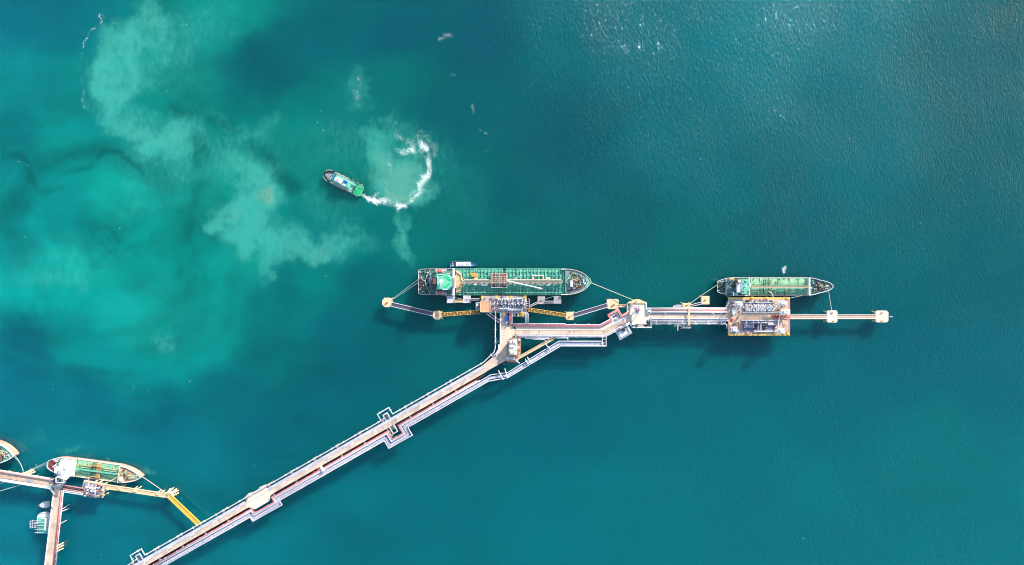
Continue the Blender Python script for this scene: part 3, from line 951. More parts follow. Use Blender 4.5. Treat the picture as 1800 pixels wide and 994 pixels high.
# blue truck
tr = thing('truck', 'small blue truck with a white tail parked by the western loading platform', 'truck', P(890.5, 560, DZ), None, R(8), local=True)
tr.location.z = DZ
part('cab', MB().prism([(-1.35, .6), (1.35, .6), (1.35, 2.5), (1.0, 3.1), (-1.0, 3.1), (-1.35, 2.5)], .7, 2.9, .2), m_blue, tr)
part('windscreen', MB().box(-1.1, 1.1, 3.08, 3.16, 1.7, 2.6), m_glass, tr)
part('cargo_box', MB().box(-1.5, 1.5, -2.6, .45, .8, 3.1), m_blue, tr)
part('tail_bed', MB().box(-1.25, 1.25, -5.4, -2.7, .8, 1.3), m_white, tr)
part('chassis', MB().box(-.6, .6, -5.2, 2.9, .45, .8), m_dark, tr)
for x in (-1.2, 1.2):
    for y in (-4.2, -2.2, 2.0):
        part('wheel', MB().tube([(x - .2, y, .5), (x + .2, y, .5)], .5, 12), m_tyre, tr)

# ------------------------------------------------------------------ western loading platform
def loading_arm(label, p, group, swing=0.0, mat=None, tall=15.0, red=False):
    """articulated marine loading arm: riser, inboard arm, outboard arm, counterweight"""
    mat = mat or m_white
    t = thing('marine_loader', label, 'loading arm', p, group, swing, local=True)
    part('riser', MB().tube([(0, 0, 0), (0, 0, tall * .62)], .42, 8), mat, t)
    part('base', MB().lathe((0, 0, 0), [(1.0, 0), (1.0, .5), (.6, .6), (.6, 1.6)], 10), m_bsteel, t)
    part('inboard_arm', MB().tube([(.55, 0, tall * .6), (.55, 1.6, tall)], .42, 8), mat, t)
    part('outboard_arm', MB().tube([(.9, 1.6, tall), (.9, 3.8, tall * .42)], .3, 8), mat, t)
    part('coupler', MB().lathe((.9, 3.9, tall * .34), [(.3, 0), (.62, .15), (.62, .8), (.3, 1.2)], 10), m_red if red else m_dark, t)
    part('counterweight', MB().box(-.25, 1.35, -3.0, -1.8, tall * .46, tall * .58), mat, t)
    part('counterweight_beam', MB().beam((.55, 0, tall * .6), (.55, -2.6, tall * .53), .45, .5), mat, t)
    part('pulley', MB().tube([(1.1, 1.6, tall), (.6, 1.6, tall)], .95, 14), mat, t)
    part('brace', MB().beam((-.35, -.2, 1.6), (-.35, .2, tall * .6), .3, .3), mat, t)
    return t

wp = thing('loading_platform', 'western loading platform crowded with white loading arms and grey pipework beside the large tanker', 'platform', P(885, 534, 0))
part('deck_slab', MB().prism(XY([(846, 520.4), (926, 520.4), (926, 548.6), (846, 548.6)]), 10.4, DZ), m_grey, wp)
for x in range(850, 926, 12):
    for y in (524, 534, 545):
        q = P(x, y, 9)
        add_pile(wp, (q.x, q.y), .6, 10.5)
part('edge_beam', MB().strip(PP([(846, 549), (926, 549)]), -.3, .3, DZ - 1.2, DZ + .4), m_white, wp)
for x in (850, 866, 882, 898, 914):
    q = P(x, 520.2, 8)
    part('fender', MB().box(q.x - 1.2, q.x + 1.2, q.y + .1, q.y + .9, 4, 10), m_black, wp)
for i, (px, py, lab) in enumerate(((847.7, 523, 'north-west corner'), (873, 522.6, 'west-centre edge'), (898.4, 523, 'east-centre edge'), (923.6, 522.4, 'north-east corner'))):
    q = P(px, py, DZ)
    t = thing('mooring_hook', 'yellow mooring hook plate at the %s of the western platform' % lab, 'mooring hook', q, 'yellow hook plates')
    part('base_plate', MB().box(q.x - 1.3, q.x + 1.3, q.y - 1.6, q.y + 1.6, q.z + .01, q.z + .3), m_byel if i != 1 else m_yellow, t)
    b = MB()
    bollard_mesh(b, (q.x, q.y, q.z + .3), .5, 1.0)
    part('bollard', b, m_byel, t)
names = ['tallest', '', '', '', '', '', '', '']
for i, (x, y) in enumerate(((874.5, 530), (881, 530.6), (887, 530), (894.5, 531), (900, 530), (909.4, 529.6), (917, 529), (921.5, 531))):
    q = P(x, y, DZ + 6)
    q.z = DZ
    loading_arm('white loading arm on the western platform, %s from the orange roofed house' % ORD[i], q, 'loading arms of the western platform', random.uniform(-.25, .25), tall=random.uniform(13, 16))
# manifold pipework behind the arms
mf = thing('pipe_manifold', 'tangle of grey and white manifold pipes behind the western loading arms', 'manifold', P(893, 540, DZ))
for i in range(19):
    x = 866 + i * 3.05 + random.uniform(-.5, .5)
    y0, y1 = random.uniform(531, 535), random.uniform(541, 547)
    z = DZ + random.choice((.6, 1.0, 1.5))
    part('pipe', MB().tube([P(x, y0, DZ + .1), P(x, y0, z), P(x, y1, z), P(x, y1, DZ + .1)], random.uniform(.22, .42), 7), random.choice((m_whitepipe, m_whitepipe, m_bsteel, m_bsteel, m_lav, m_grey)), mf)
    q = P(x + random.uniform(-.2, .2), random.uniform(535, 541), z)
    part('valve', MB().lathe(q, [(.7, -.6), (.7, .3), (.3, .4), (.3, .9), (.65, 1.0), (.65, 1.1)], 10), random.choice((m_bsteel, m_white, m_rust, m_dark, m_bsteel)), mf)
for i, (y, m_) in enumerate(((542.5, m_whitepipe), (544, m_bsteel), (546.6, m_whitepipe), (539, m_bsteel), (536.5, m_dark), (526.6, m_bsteel), (525, m_whitepipe))):
    part('header_pipe', MB().tube([P(868 + 3 * (i % 3), y, DZ + .6 + .3 * (i % 2)), P(922 - 2 * (i % 4), y, DZ + .6 + .3 * (i % 2))], .4, 8), m_, mf)
part('red_pipe', MB().tube(PP([(867, 544), (874, 545), (874, 548)], DZ + 1.2), .5, 8), m_pink, mf)
part('red_pipe', MB().tube(PP([(862, 548.6), (868, 542), (871, 547)], DZ + 1.6), .4, 8), m_pink, mf)
part('duct', MB().tube(PP([(876, 543.4), (893, 543.4), (895, 545), (906, 545), (919, 545)], DZ + 2), .55, 8), m_white, mf)
for i in range(16):
    q = P(random.uniform(853, 922), random.uniform(522, 528.4), DZ)
    part('equipment_box', MB().box(q.x - random.uniform(.4, 1.2), q.x + random.uniform(.4, 1.2), q.y - .6, q.y + .6, DZ + .01, DZ + random.uniform(.7, 1.8)), random.choice((m_grey, m_peach, m_steel, m_rust, m_lav, m_pale)), mf)
# orange roofed house
oh = thing('equipment_house', 'square house with a flat orange-peach roof at the west end of the western platform', 'building', P(853, 539.5, DZ))
zt = DZ + 7
part('wall', MB().prism(XY([(844.8, 530.6), (861.2, 530.6), (861.2, 548), (844.8, 548)], zt), DZ - .5, zt), m_pale, oh)
rf = part('roof', MB().prism(XY([(844.2, 530), (861.8, 530), (861.8, 548.7), (844.2, 548.7)], zt), zt + .02, zt + .45), m_orange, oh)
part('parapet', MB().strip(PP([(844.4, 530.2), (861.6, 530.2), (861.6, 548.5), (844.4, 548.5), (844.4, 530.2)], zt), -.2, .2, zt + .4, zt + .8), m_dolph, rf)
for x, y in ((847, 534), (859, 534), (847, 545), (859, 545)):
    q = P(x, y, 9)
    add_pile(oh, (q.x, q.y), .6, DZ)
sg = thing('side_platform', 'small grey grating landing on the west side of the orange roofed house', 'platform', P(840, 538, DZ - 1))
part('grating', MB().prism(XY([(837, 532.4), (843.8, 532.4), (843.8, 545), (837, 545)]), DZ - .9, DZ - .6), m_steel, sg)
part('handrail', MB().tube(PP([(843.8, 532.4), (836.8, 532.4), (836.8, 545.2), (843.8, 545.2)], DZ + .4), .22, 6), m_white, sg)
for x, y in ((838.5, 534), (838.5, 543.5)):
    q = P(x, y, 9)
    add_pile(sg, (q.x, q.y), .45, DZ - .9)
part('equipment_box', MB().box(P(840, 536).x - 1, P(840, 536).x + 1, P(840, 536).y - .8, P(840, 536).y + 1.2, DZ - .6, DZ + .6), m_white, sg)
# gangway tower at the east end
gt = thing('gangway_tower', 'pink and white gangway tower frame at the east end of the western platform', 'tower', P(927.5, 535, DZ))
for px, py in ((925, 528), (930.4, 528), (925, 543), (930.4, 543)):
    part('leg', MB().beam(P(px, py, DZ) - Vector((0, 0, 14)), P(px, py, DZ) + Vector((0, 0, 8)), .4, .4), m_pink if px < 928 else m_white, gt)
part('frame', MB().tube(PP([(925, 543.4), (930.6, 543.4), (930.6, 527.4), (929, 525)], DZ + 8), .35, 6), m_pink, gt)
for py in (530, 534, 538):
    part('rung', MB().beam(P(924.8, py, DZ + 7), P(930.4, py, DZ + 7), .5, .4), m_white, gt)
part('landing', MB().prism(XY([(925, 536), (930, 536), (930, 543), (925, 543)]), DZ + 2, DZ + 2.3), m_maroon, gt)
# legs of pipework from platform down to the deck road
for i, (x, m_, r) in enumerate(((892.2, m_maroon, .4), (894, m_maroon, .5), (896, m_pink, .5), (897.6, m_pink, .36))):
    pipeline('%s pipe leading from the western platform to the deck road, %s from the truck' % ('maroon' if i < 2 else 'pink', ORD[i]), [(x, 549.5), (x, 571.5)], r, m_, group='pipes below the western platform')
pipeline('white pipe dropping from the western platform beside the pink pipes', [(892, 545.6), (900, 545.6), (900, 570)], .5, m_white, z=DZ + 1.4)
for i, x in enumerate((924, 926, 928.2)):
    pipeline('white pipe from the east end of the western platform, %s of three' % ORD[i], [(x - 2, 549.6), (x, 552), (x, 569.5)], .4, m_whitepipe, group='white pipes at the east end of the western platform')
pipeline('pale vertical pipe just west of the junction deck with a valve cluster', [(871, 547), (871, 541), (880, 541)], .5, m_lav)
vc = thing('valve_cluster', 'white valve cluster on the pipe west of the junction', 'valve', P(872.5, 600, DZ))
for i in range(5):
    q = P(871 + random.uniform(-1, 4), 595 + i * 2.4, DZ + .6)
    part('valve', MB().lathe(q, [(.7, -.6), (.7, .4), (.3, .5), (.3, 1.1), (.7, 1.2)], 10), random.choice((m_white, m_lav, m_bsteel)), vc)
pipeline('white pipe bundle bending round the junction corner', [(877, 606), (876.6, 614), (872, 622), (864, 627)], .7, m_whitepipe)
catwalk('narrow white railed catwalk slanting from the orange roofed house to the junction', (855.5, 549.8), (879.4, 566.4), 2.6, 'grey', DZ - .5, group=None)
yl = thing('service_landing', 'cream landing with yellow tanks below the western platform', 'platform', P(917, 554, 0))
part('deck_slab', MB().prism(XY([(902, 549.6), (924, 549.6), (924, 558.6), (912, 557.6), (902, 557)]), DZ - 1.2, DZ - .1), m_peach, yl)
for px, m_ in ((914.6, m_yellow), (917.4, m_byel), (920, m_yellow)):
    q = P(px, 552.6, DZ)
    part('tank', MB().tube([(q.x, q.y - 1.8, DZ + .9), (q.x, q.y + 1.8, DZ + .9)], .8, 10), m_, yl)
part('equipment_box', MB().box(P(908, 553).x - .8, P(908, 553).x + .8, P(908, 553).y - 1.6, P(908, 553).y + 1.6, DZ - .1, DZ + 1.4), m_dark, yl)
part('equipment_box', MB().box(P(911, 553).x - .9, P(911, 553).x + .6, P(911, 553).y - 1.4, P(911, 553).y + 1.4, DZ - .1, DZ + 1.0), m_pale, yl)
for x, y in ((905, 552), (921, 552), (905, 556), (921, 557)):
    q = P(x, y, 9)
    add_pile(yl, (q.x, q.y), .5, DZ - 1.1)

# dolphins of the western berth
dolphin('octagonal cream mooring dolphin at the far west end of the catwalks', 680.6, 532.2, 9, 8.2, .45, hooks=((0, 0), (-2, 2)))
dolphin('octagonal cream mooring dolphin between the grey and the yellow western catwalks', 768.9, 554.4, 8, 7.6, .45, hooks=((-1, 0),))
dolphin('small cream mooring dolphin where the eastern yellow catwalk meets the grey one', 1002, 556, 7.6, 7.2, .6, hooks=((-1, 1.4),))
dolphin('large cream mooring dolphin above the pink pipe loop', 1077.3, 535, 10.6, 8.8, .75, hooks=((-1, 3), (2, 1)))
g = 'square breasting dolphins of the western berth'
dolphin('square grey breasting dolphin below the tanker bridge, westernmost of four', 792.2, 526.6, 6.9, 6.6, .94, m_lav, z=8.0, kind='breasting', hooks=(), group=g)
dolphin('square grey breasting dolphin just west of the western loading platform', 820.5, 526.6, 6.6, 6.6, .94, m_lav, z=8.0, kind='breasting', hooks=((0, 0),), group=g)
dolphin('square grey breasting dolphin just east of the western loading platform', 951.5, 528.3, 6.6, 6.7, .94, m_grey, z=8.0, kind='breasting', hooks=((0, 0),), group=g)
dolphin('square grey breasting dolphin below the tanker bow, easternmost of four', 980, 527.6, 6.6, 6.6, .94, m_grey, z=8.0, kind='breasting', hooks=(), group=g)
catwalk('grey catwalk with white girders at the far west, between two octagonal dolphins', (688.5, 535.4), (761.5, 552.4), 4.2, 'grey')
catwalk('yellow braced catwalk west of the western loading platform', (776, 553.6), (844, 548.6), 3.6, 'yellow')
catwalk('yellow braced catwalk east of the western loading platform', (929, 544.6), (995, 554.6), 3.6, 'yellow')
catwalk('grey catwalk with white girders sloping up to the large eastern dolphin', (1009, 554.4), (1068, 536.8), 4.0, 'grey')
catwalk('short cream catwalk joining the hexagonal pier', (1087.4, 537.8), (1103, 537.8), 2.6, 'cream')
catwalk('short twin-beam catwalk between the two western square dolphins', (799, 529.6), (814, 529.6), 2.4, 'cream')
catwalk('short grey catwalk from square dolphin to the platform west end', (827, 526.4), (846, 526.4), 1.8, 'grey')
catwalk('short white catwalk between the two eastern square dolphins', (958, 531.4), (973.6, 531.4), 2.0, 'grey')
catwalk('thin bluish catwalk slanting from gangway tower to the square dolphin', (931.6, 538.6), (945.4, 532), 1.6, 'grey')

# ------------------------------------------------------------------ hexagonal pier and eastern jetty
hp = thing('hexagonal_pier', 'pale pier head with a hexagonal cream top between the two deck roads', 'pier', P(1121, 551, 0))
part('deck_slab', MB().prism(XY([(1107.2, 548), (1107.2, 534), (1136, 534), (1136.6, 548), (1143, 551), (1143, 560), (1136.4, 566), (1133, 570.4), (1111, 570.4), (1109.2, 565), (1107.2, 556)]), 10.8, DZ + .02), m_pale, hp)
part('mooring_cap', MB().prism(XY([(1103, 533.6), (1104.4, 531.6), (1117.6, 526.6), (1124, 526.6), (1135.8, 531.8), (1136.2, 533.8)]), 9.8, DZ + .8), m_dolph, hp)
part('parapet', MB().strip(PP([(1136.2, 532), (1136.8, 546)]), -.3, 1.0, DZ - .6, DZ + .9), m_white, hp)
part('pink_hatch', MB().prism(XY([(1116, 571), (1131, 571), (1131, 573.6), (1116, 573.6)]), DZ - 1.2, DZ - .2), m_peach, hp)
part('walkway', MB().strip(PP([(1107.6, 568), (1111.6, 575.6), (1144.6, 575.6), (1144.6, 567.6)]), -.7, .7, DZ - 1, DZ - .2), m_white, hp)
part('lower_grating', MB().prism(XY([(1109.6, 571), (1142.6, 571), (1142.6, 574.2), (1111.6, 574.2)]), DZ - 2.4, DZ - 2.1), m_dark, hp)
for x, y, w, m_ in ((1113, 570.6, 1.2, m_white), (1134.6, 569.4, 1.2, m_white), (1139.6, 568, 1.4, m_dark), (1137.6, 571.6, 1.0, m_dark), (1140.6, 571, .8, m_rust), (1112, 573, .9, m_dark), (1119.6, 572.4, 1, m_dark), (1140.5, 563.5, 1.6, m_steel)):
    q = P(x, y, DZ)
    part('equipment_box', MB().box(q.x - w, q.x + w, q.y - .8, q.y + .8, DZ - 2, DZ + random.uniform(.3, 1.2)), m_, hp)
for x, y, s in ((1116, 531.4, 0), (1118.5, 529.5, 1), (1110, 536.5, 0)):
    q = P(x, y, DZ)
    part('mooring_hook', MB().box(q.x - .8, q.x + .8, q.y - .6, q.y + .6, DZ, DZ + 1.6), m_tan, hp)
for x, y in ((1110, 536), (1133, 536), (1110, 552), (1133, 552), (1113, 567), (1131, 567), (1121, 530)):
    q = P(x, y, 9)
    add_pile(hp, (q.x, q.y), .65, 10.8)
mt = thing('monitor_tower', 'lavender steel fire monitor tower standing on the hexagonal pier', 'tower', P(1117, 545, DZ))
for x, y in ((1112.6, 538.8), (1121.6, 538.8), (1112.6, 552), (1121.6, 552)):
    part('leg', MB().beam(P(x, y, DZ), P(x, y, DZ) + Vector((0, 0, 13)), .45, .45), m_lav, mt)
for z in (5, 9.5, 13):
    part('platform', MB().prism(XY([(1112.2, 538.4), (1122, 538.4), (1122, 552.4), (1112.2, 552.4)]) if z < 6 else XY([(1112.6, 540), (1120, 540), (1120, 550), (1112.6, 550)]), DZ + z - .2, DZ + z), m_rack, mt)
    part('handrail', MB().tube(PP([(1112.4, 540), (1121, 540), (1121, 550.6), (1112.4, 550.6), (1112.4, 540)], DZ + z + 1), .16, 6), m_white, mt)
for i in range(9):
    q = P(1113.5 + random.uniform(0, 7), 541 + i * 1.1, DZ)
    part('equipment_box', MB().box(q.x - .5, q.x + .5, q.y - .4, q.y + .4, DZ + 13.0, DZ + random.uniform(13.5, 15)), random.choice((m_white, m_bsteel, m_dark, m_red, m_lav)), mt)
part('monitor', MB().tube([P(1117, 545, DZ) + Vector((0, 0, 13)), P(1117, 545, DZ) + Vector((0, 0, 14.6)), P(1117, 545, DZ) + Vector((0, 2.4, 15.4))], .25, 8), m_red, mt)
ls = thing('stair_landing', 'pale blue stair landing on the west side of the hexagonal pier', 'stairs', P(1105, 545, DZ - 2))
part('landing', MB().prism(XY([(1102.6, 534.4), (1106.8, 534.4), (1106.8, 550), (1102.6, 551.6)]), DZ - 1.6, DZ - 1.3), m_bsteel, ls)
for i in range(7):
    part('tread', MB().beam(P(1102.4, 537 + i * 1.8, DZ - .9), P(1106.8, 537 + i * 1.8, DZ - .9), .5, .2), m_white, ls)
part('handrail', MB().beam(P(1102.4, 533, DZ), P(1102.4, 551, DZ), .5, .6), m_white, ls)

ej = thing('jetty_deck', 'eastern deck road between the hexagonal pier and the eastern platform', 'deck', P(1210, 555, 0))
for i in range(6):
    a, b = 1143.2 + i * 22.9, 1143.2 + (i + 1) * 22.9 - .2
    part('deck_panel', MB().prism(XY([(a, 551.6), (b, 551.6), (b, 559.8), (a, 559.8)]), 10.9, DZ), m_road, ej)
    part('walkway_panel', MB().prism(XY([(a, 561.2), (b, 561.2), (b, 565), (a, 565)]), 11.2, DZ - .1), m_lav, ej)
    part('crosshead', MB().beam(P(a + 10, 541, 10), P(a + 10, 571, 10), 1.8, 1.4), m_grey, ej)
    for y in (545, 556, 566):
        q = P(a + 10, y, 9)
        add_pile(ej, (q.x, q.y), .55, 9.6)
part('kerb', MB().strip(PP([(1139, 566), (1145, 560.4), (1280, 560.4)]), -.35, .4, DZ - .7, DZ + .7), m_white, ej)
pipeline('white northernmost pipe of the eastern deck road', [(1138.6, 541.8), (1279, 541.8)], .5, m_whitepipe, group='pipes of the eastern deck road')
pipeline('white lagged pipe just north of the pink one on the eastern deck road', [(1139, 543.8), (1279, 543.8)], .72, m_pale, group='pipes of the eastern deck road')
pipeline('pink pipe along the eastern deck road', [(1145, 546), (1277, 546)], .68, m_pink)
pipeline('fat white pipe against the north side of the eastern road', [(1139, 548.8), (1279, 548.8)], 1.15, m_whitepipe, z=DZ + .7, group='pipes of the eastern deck road')
pipeline('thin white pipe south of the eastern walkway', [(1143, 566.6), (1276, 566.6)], .4, m_whitepipe, supports=13.4, group='pipes of the eastern deck road')
pipeline('white southernmost pipe of the eastern deck road turning down at the platform', [(1145, 569.8), (1275, 569.8), (1277.6, 571.6), (1277.6, 578)], .42, m_whitepipe, supports=13.4, group='pipes of the eastern deck road')
jb = thing('junction_box', 'white pipe junction box with dark vents at the west end of the eastern pipes', 'box', P(1141, 546, DZ))
part('housing', MB().prism(XY([(1138.4, 542.4), (1144.4, 542.4), (1144.4, 551), (1138.4, 551)], DZ + 2), DZ - 1, DZ + 2), m_white, jb)
for y in (543.6, 549.4):
    part('vent', MB().prism(XY([(1139.4, y - .6), (1143.4, y - .6), (1143.4, y + .6), (1139.4, y + .6)], DZ + 2), DZ + 2, DZ + 2.2), m_dark, jb)
gantry('pale crossover beam spanning the eastern deck road', (1211.2, 541.5), (1211.2, 572), 3.0, m_dolph, DZ + 2.2)
dolphin('cream mooring dolphin built against the north side of the eastern deck road', 1207.6, 537.4, 8, 4, .75, hooks=((-.5, 0),))
dolphin('pale concrete dolphin built against the south side of the eastern deck road', 1207.6, 574.4, 8, 3.4, .75, m_grey, hooks=())
dolphin('square cream dolphin off the stern of the smaller tanker', 1240, 528.2, 7.2, 7.4, .92, z=8.6, kind='breasting', hooks=((-1, 0),))
catwalk('short shaded grey catwalk to the square dolphin off the smaller tanker stern', (1215.4, 537.6), (1233, 533), 2.0, 'grey')
lb = thing('landing_box', 'pale blue steel landing on the north side of the eastern deck road', 'platform', P(1190, 539, DZ - 1))
part('grating', MB().prism(XY([(1183.6, 538.6), (1198, 538.6), (1198, 541), (1183.6, 541)]), DZ - 1, DZ - .7), m_lav, lb)
part('grating', MB().prism(XY([(1188, 535.6), (1199, 535.6), (1199, 538.2), (1188, 538.2)]), DZ - 1.6, DZ - 1.3), m_steel, lb)
part('handrail', MB().tube(PP([(1183.6, 541), (1183.6, 538.2), (1199, 538.2)], DZ), .25, 6), m_white, lb)
cr = thing('jib_crane', 'small white jib crane with a boom pointing out south of the eastern deck road', 'crane', P(1191.5, 572, DZ))
part('platform', MB().prism(XY([(1186, 570.6), (1197, 570.6), (1195, 575.4), (1188, 575.4)]), DZ - 1.2, DZ - .9), m_steel, cr)
part('post', MB().tube([P(1191.5, 572, DZ - .9), P(1191.5, 572, DZ) + Vector((0, 0, 4))], .35, 8), m_white, cr)
part('boom', MB().beam(P(1191.5, 571, DZ + 4), P(1191.5, 581.4, DZ + 5), .5, .6), m_white, cr)
for s in (-1, 1):
    part('stay', MB().beam(P(1191.5 + s * 6.4, 574.6, DZ), P(1191.5 + s * 3.4, 571, DZ + 1), .4, .4), m_white, cr)

# ------------------------------------------------------------------ eastern loading platform
ep = thing('loading_platform', 'broad eastern loading platform with yellow edges beside the smaller tanker', 'platform', P(1334.5, 556.5, 0))
part('deck_slab', MB().prism(XY([(1280.4, 523), (1388.6, 523), (1388.6, 590.4), (1280.4, 590.4)]), 10.2, DZ), m_peach, ep)
part('grey_bay', MB().prism(XY([(1281.4, 526.4), (1305, 526.4), (1305, 548.6), (1281.4, 548.6)]), DZ - .3, DZ + .06), m_grey, ep)
part('grey_bay', MB().prism(XY([(1306.6, 530), (1361, 530), (1361, 548), (1306.6, 548)]), DZ - .3, DZ + .07), m_grey, ep)
part('grey_bay', MB().prism(XY([(1304.6, 565), (1362, 565), (1362, 583.4), (1304.6, 583.4)]), DZ - .3, DZ + .05), m_bsteel, ep)
part('grey_bay', MB().prism(XY([(1282, 576), (1303, 576), (1303, 587), (1282, 587)]), DZ - .3, DZ + .06), m_grey, ep)
part('yellow_edge', MB().prism(XY([(1280.6, 523.2), (1388.4, 523.2), (1388.4, 526), (1280.6, 526)]), DZ - .3, DZ + .12), m_yellow, ep)
part('yellow_edge', MB().prism(XY([(1280.6, 587.4), (1388.4, 587.4), (1388.4, 590.2), (1280.6, 590.2)]), DZ - .3, DZ + .12), m_yellow, ep)
part('pink_edge', MB().prism(XY([(1386, 527), (1388.2, 527), (1388.2, 587), (1386, 587)]), DZ - .3, DZ + .1), m_pink, ep)
part('wall', MB().beam(P(1304, 549.2, DZ + .6), P(1372, 549.2, DZ + .6), .7, 1.2), m_white, ep)
part('wall', MB().beam(P(1304, 564, DZ + .6), P(1362, 564, DZ + .6), .7, 1.2), m_white, ep)
part('wall', MB().beam(P(1304, 564, DZ + .5), P(1304, 583, DZ + .5), .5, 1.0), m_pink, ep)
part('seam', MB().beam(P(1362, 572.6, DZ), P(1386, 572.6, DZ), .4, .12), m_grey, ep)
for x in range(1286, 1388, 16):
    for y in (528, 545, 567, 586):
        q = P(x, y, 9)
        add_pile(ep, (q.x, q.y), .65, 10.3)
for x in (1290, 1312, 1334, 1356, 1378):
    q = P(x, 522.8, 8)
    part('fender', MB().box(q.x - 1.3, q.x + 1.3, q.y + .1, q.y + .9, 4, 10.4), m_black, ep)
for i, x in enumerate((1313.5, 1321.5, 1328.5, 1334.5, 1341, 1347.5, 1354.5)):
    q = P(x, 541.5, DZ + 4)
    q.z = DZ
    loading_arm('white loading arm on the eastern platform, %s from its road entrance' % ORD[i], q, 'loading arms of the eastern platform', random.uniform(-.12, .12), tall=random.uniform(15, 19))
for i in range(70):
    x, y = random.choice(((random.uniform(1283, 1304), random.uniform(528, 560)), (random.uniform(1362, 1385), random.uniform(527, 586)), (random.uniform(1283, 1303), random.uniform(566, 586)), (random.uniform(1306, 1362), random.uniform(526.5, 530)), (random.uniform(1304, 1384), random.uniform(583.6, 587))))
    q = P(x, y, DZ)
    w_, h_ = random.uniform(.3, 1.0), random.uniform(.3, .9)
    part('equipment_box', MB().box(q.x - w_, q.x + w_, q.y - h_, q.y + h_, DZ + .02, DZ + random.uniform(.5, 1.9)), random.choice((m_rust, m_pink, m_pale, m_white, m_grey, m_peach, m_dark, m_rust)), ep)
for i in range(12):
    x, y = random.uniform(1363, 1380), random.uniform(530, 584)
    part('deck_pipe', MB().tube(PP([(x, y), (x + random.uniform(-1, 4), min(586, y + random.uniform(3, 9)))], DZ + random.uniform(.3, 1)), .22, 6), random.choice((m_pink, m_whitepipe, m_rust)), ep)
em = thing('pipe_manifold', 'white and grey manifold pipes under the eastern loading arms', 'manifold', P(1334, 545, DZ))
for i in range(17):
    x = 1308 + i * 3.1 + random.uniform(-.4, .4)
    part('pipe', MB().tube([P(x, 534 + random.uniform(0, 4), DZ + .2), P(x, 536 + random.uniform(0, 2), DZ + 1.1), P(x, 547.4, DZ + 1.1), P(x, 547.4, DZ + .2)], random.uniform(.25, .5), 7), random.choice((m_whitepipe, m_lav, m_bsteel, m_whitepipe, m_dark)), em)
for y, m_ in ((546.6, m_dark), (545, m_bsteel), (532, m_lav), (543.6, m_whitepipe)):
    part('header_pipe', MB().tube(PP([(1308, y), (1362, y)], DZ + .7), .42, 8), m_, em)
for i in range(12):
    q = P(random.uniform(1306, 1330), random.uniform(533, 546), DZ)
    part('equipment_box', MB().box(q.x - random.uniform(.4, .9), q.x + random.uniform(.4, .9), q.y - .6, q.y + .7, DZ + .02, DZ + random.uniform(.8, 2.2)), random.choice((m_grey, m_bsteel, m_white, m_dark, m_rust)), em)
sm = thing('pump_bay', 'dark blue-grey pump bay full of pipes in the southern half of the eastern platform', 'pump bay', P(1334, 574, DZ))
for i in range(13):
    x = 1326 + i * 1.75
    part('pipe', MB().tube(PP([(x, 569 + random.uniform(0, 1)), (x, 580)], DZ + 1.2 + .3 * (i % 2)), .3, 7), random.choice((m_bsteel, m_dark, m_lav, m_dark, m_maroon)), sm)
for i, (x0, x1, y) in enumerate(((1306, 1325, 568.5), (1308, 1326, 572), (1308, 1326, 575.4), (1350, 1361, 567), (1350, 1361, 569), (1350, 1361, 571.4), (1326, 1350, 568), (1326, 1360, 581), (1328, 1362, 583))):
    part('header_pipe', MB().tube(PP([(x0, y), (x1, y)], DZ + .8 + .2 * (i % 3)), .42, 8), m_lav if i % 2 else m_whitepipe, sm)
part('tank', MB().tube(PP([(1311, 573.6), (1324, 573.6)], DZ + 1.2), 1.1, 12), m_bsteel, sm)
for x in (1312, 1324, 1333, 1346.5):
    part('post', MB().beam(P(x, 568, DZ), P(x, 568, DZ) + Vector((0, 0, 4)), .4, .4), m_white, sm)
    part('beam', MB().beam(P(x, 564.6, DZ + 4), P(x, 569, DZ + 4), .5, .4), m_white, sm)
for i in range(22):
    q = P(random.uniform(1308, 1362), random.choice((random.uniform(579, 586), random.uniform(566, 583))), DZ)
    part('equipment_box', MB().box(q.x - random.uniform(.35, .9), q.x + random.uniform(.35, .9), q.y - .5, q.y + .6, DZ + .02, DZ + random.uniform(.6, 1.8)), random.choice((m_grey, m_bsteel, m_white, m_dark, m_rust, m_peach, m_pale)), sm)

def monitor(label, x, y, w, h, tower=10.0):
    """raised white fire-monitor cabin on legs"""
    z = DZ + tower
    q = P(x, y, z)
    t = thing('monitor_tower', label, 'tower', (q.x, q.y, DZ), 'white towers of the eastern platform')
    f = S * (H - z) / H
    for sx in (-1, 1):
        for sy in (-1, 1):
            part('leg', MB().beam((q.x + sx * w * f * .4, q.y + sy * h * f * .4, DZ), (q.x + sx * w * f * .4, q.y + sy * h * f * .4, z), .75, .75), m_white, t)
    part('platform', MB().box(q.x - w * f * .5, q.x + w * f * .5, q.y - h * f * .5, q.y + h * f * .5, z, z + .3), m_white, t)
    part('cabin', MB().box(q.x - w * f * .25, q.x + w * f * .3, q.y - h * f * .3, q.y + h * f * .3, z + .3, z + 2.2), m_white, t)
    part('handrail', MB().tube([(q.x - w * f * .5, q.y - h * f * .5, z + 1.3), (q.x + w * f * .5, q.y - h * f * .5, z + 1.3), (q.x + w * f * .5, q.y + h * f * .5, z + 1.3), (q.x - w * f * .5, q.y + h * f * .5, z + 1.3), (q.x - w * f * .5, q.y - h * f * .5, z + 1.3)], .12, 6), m_white, t)
    part('nozzle', MB().tube([(q.x, q.y, z + 2.2), (q.x + 1.2, q.y + 1.6, z + 3.2)], .22, 7), m_red, t)
    return t
monitor('white monitor tower in the north-west of the eastern platform', 1298, 534, 12, 7, 11)
monitor('white monitor tower in the north-east of the eastern platform', 1375.5, 533, 15, 7, 9)
monitor('white monitor tower at the south-east of the eastern platform', 1373, 582, 11, 9, 8)
monitor('white monitor tower in the south-west of the eastern platform', 1290, 579, 11, 8, 8)
monitor('white equipment tower above the east exit of the eastern platform', 1380.5, 548.5, 15, 9, 5)
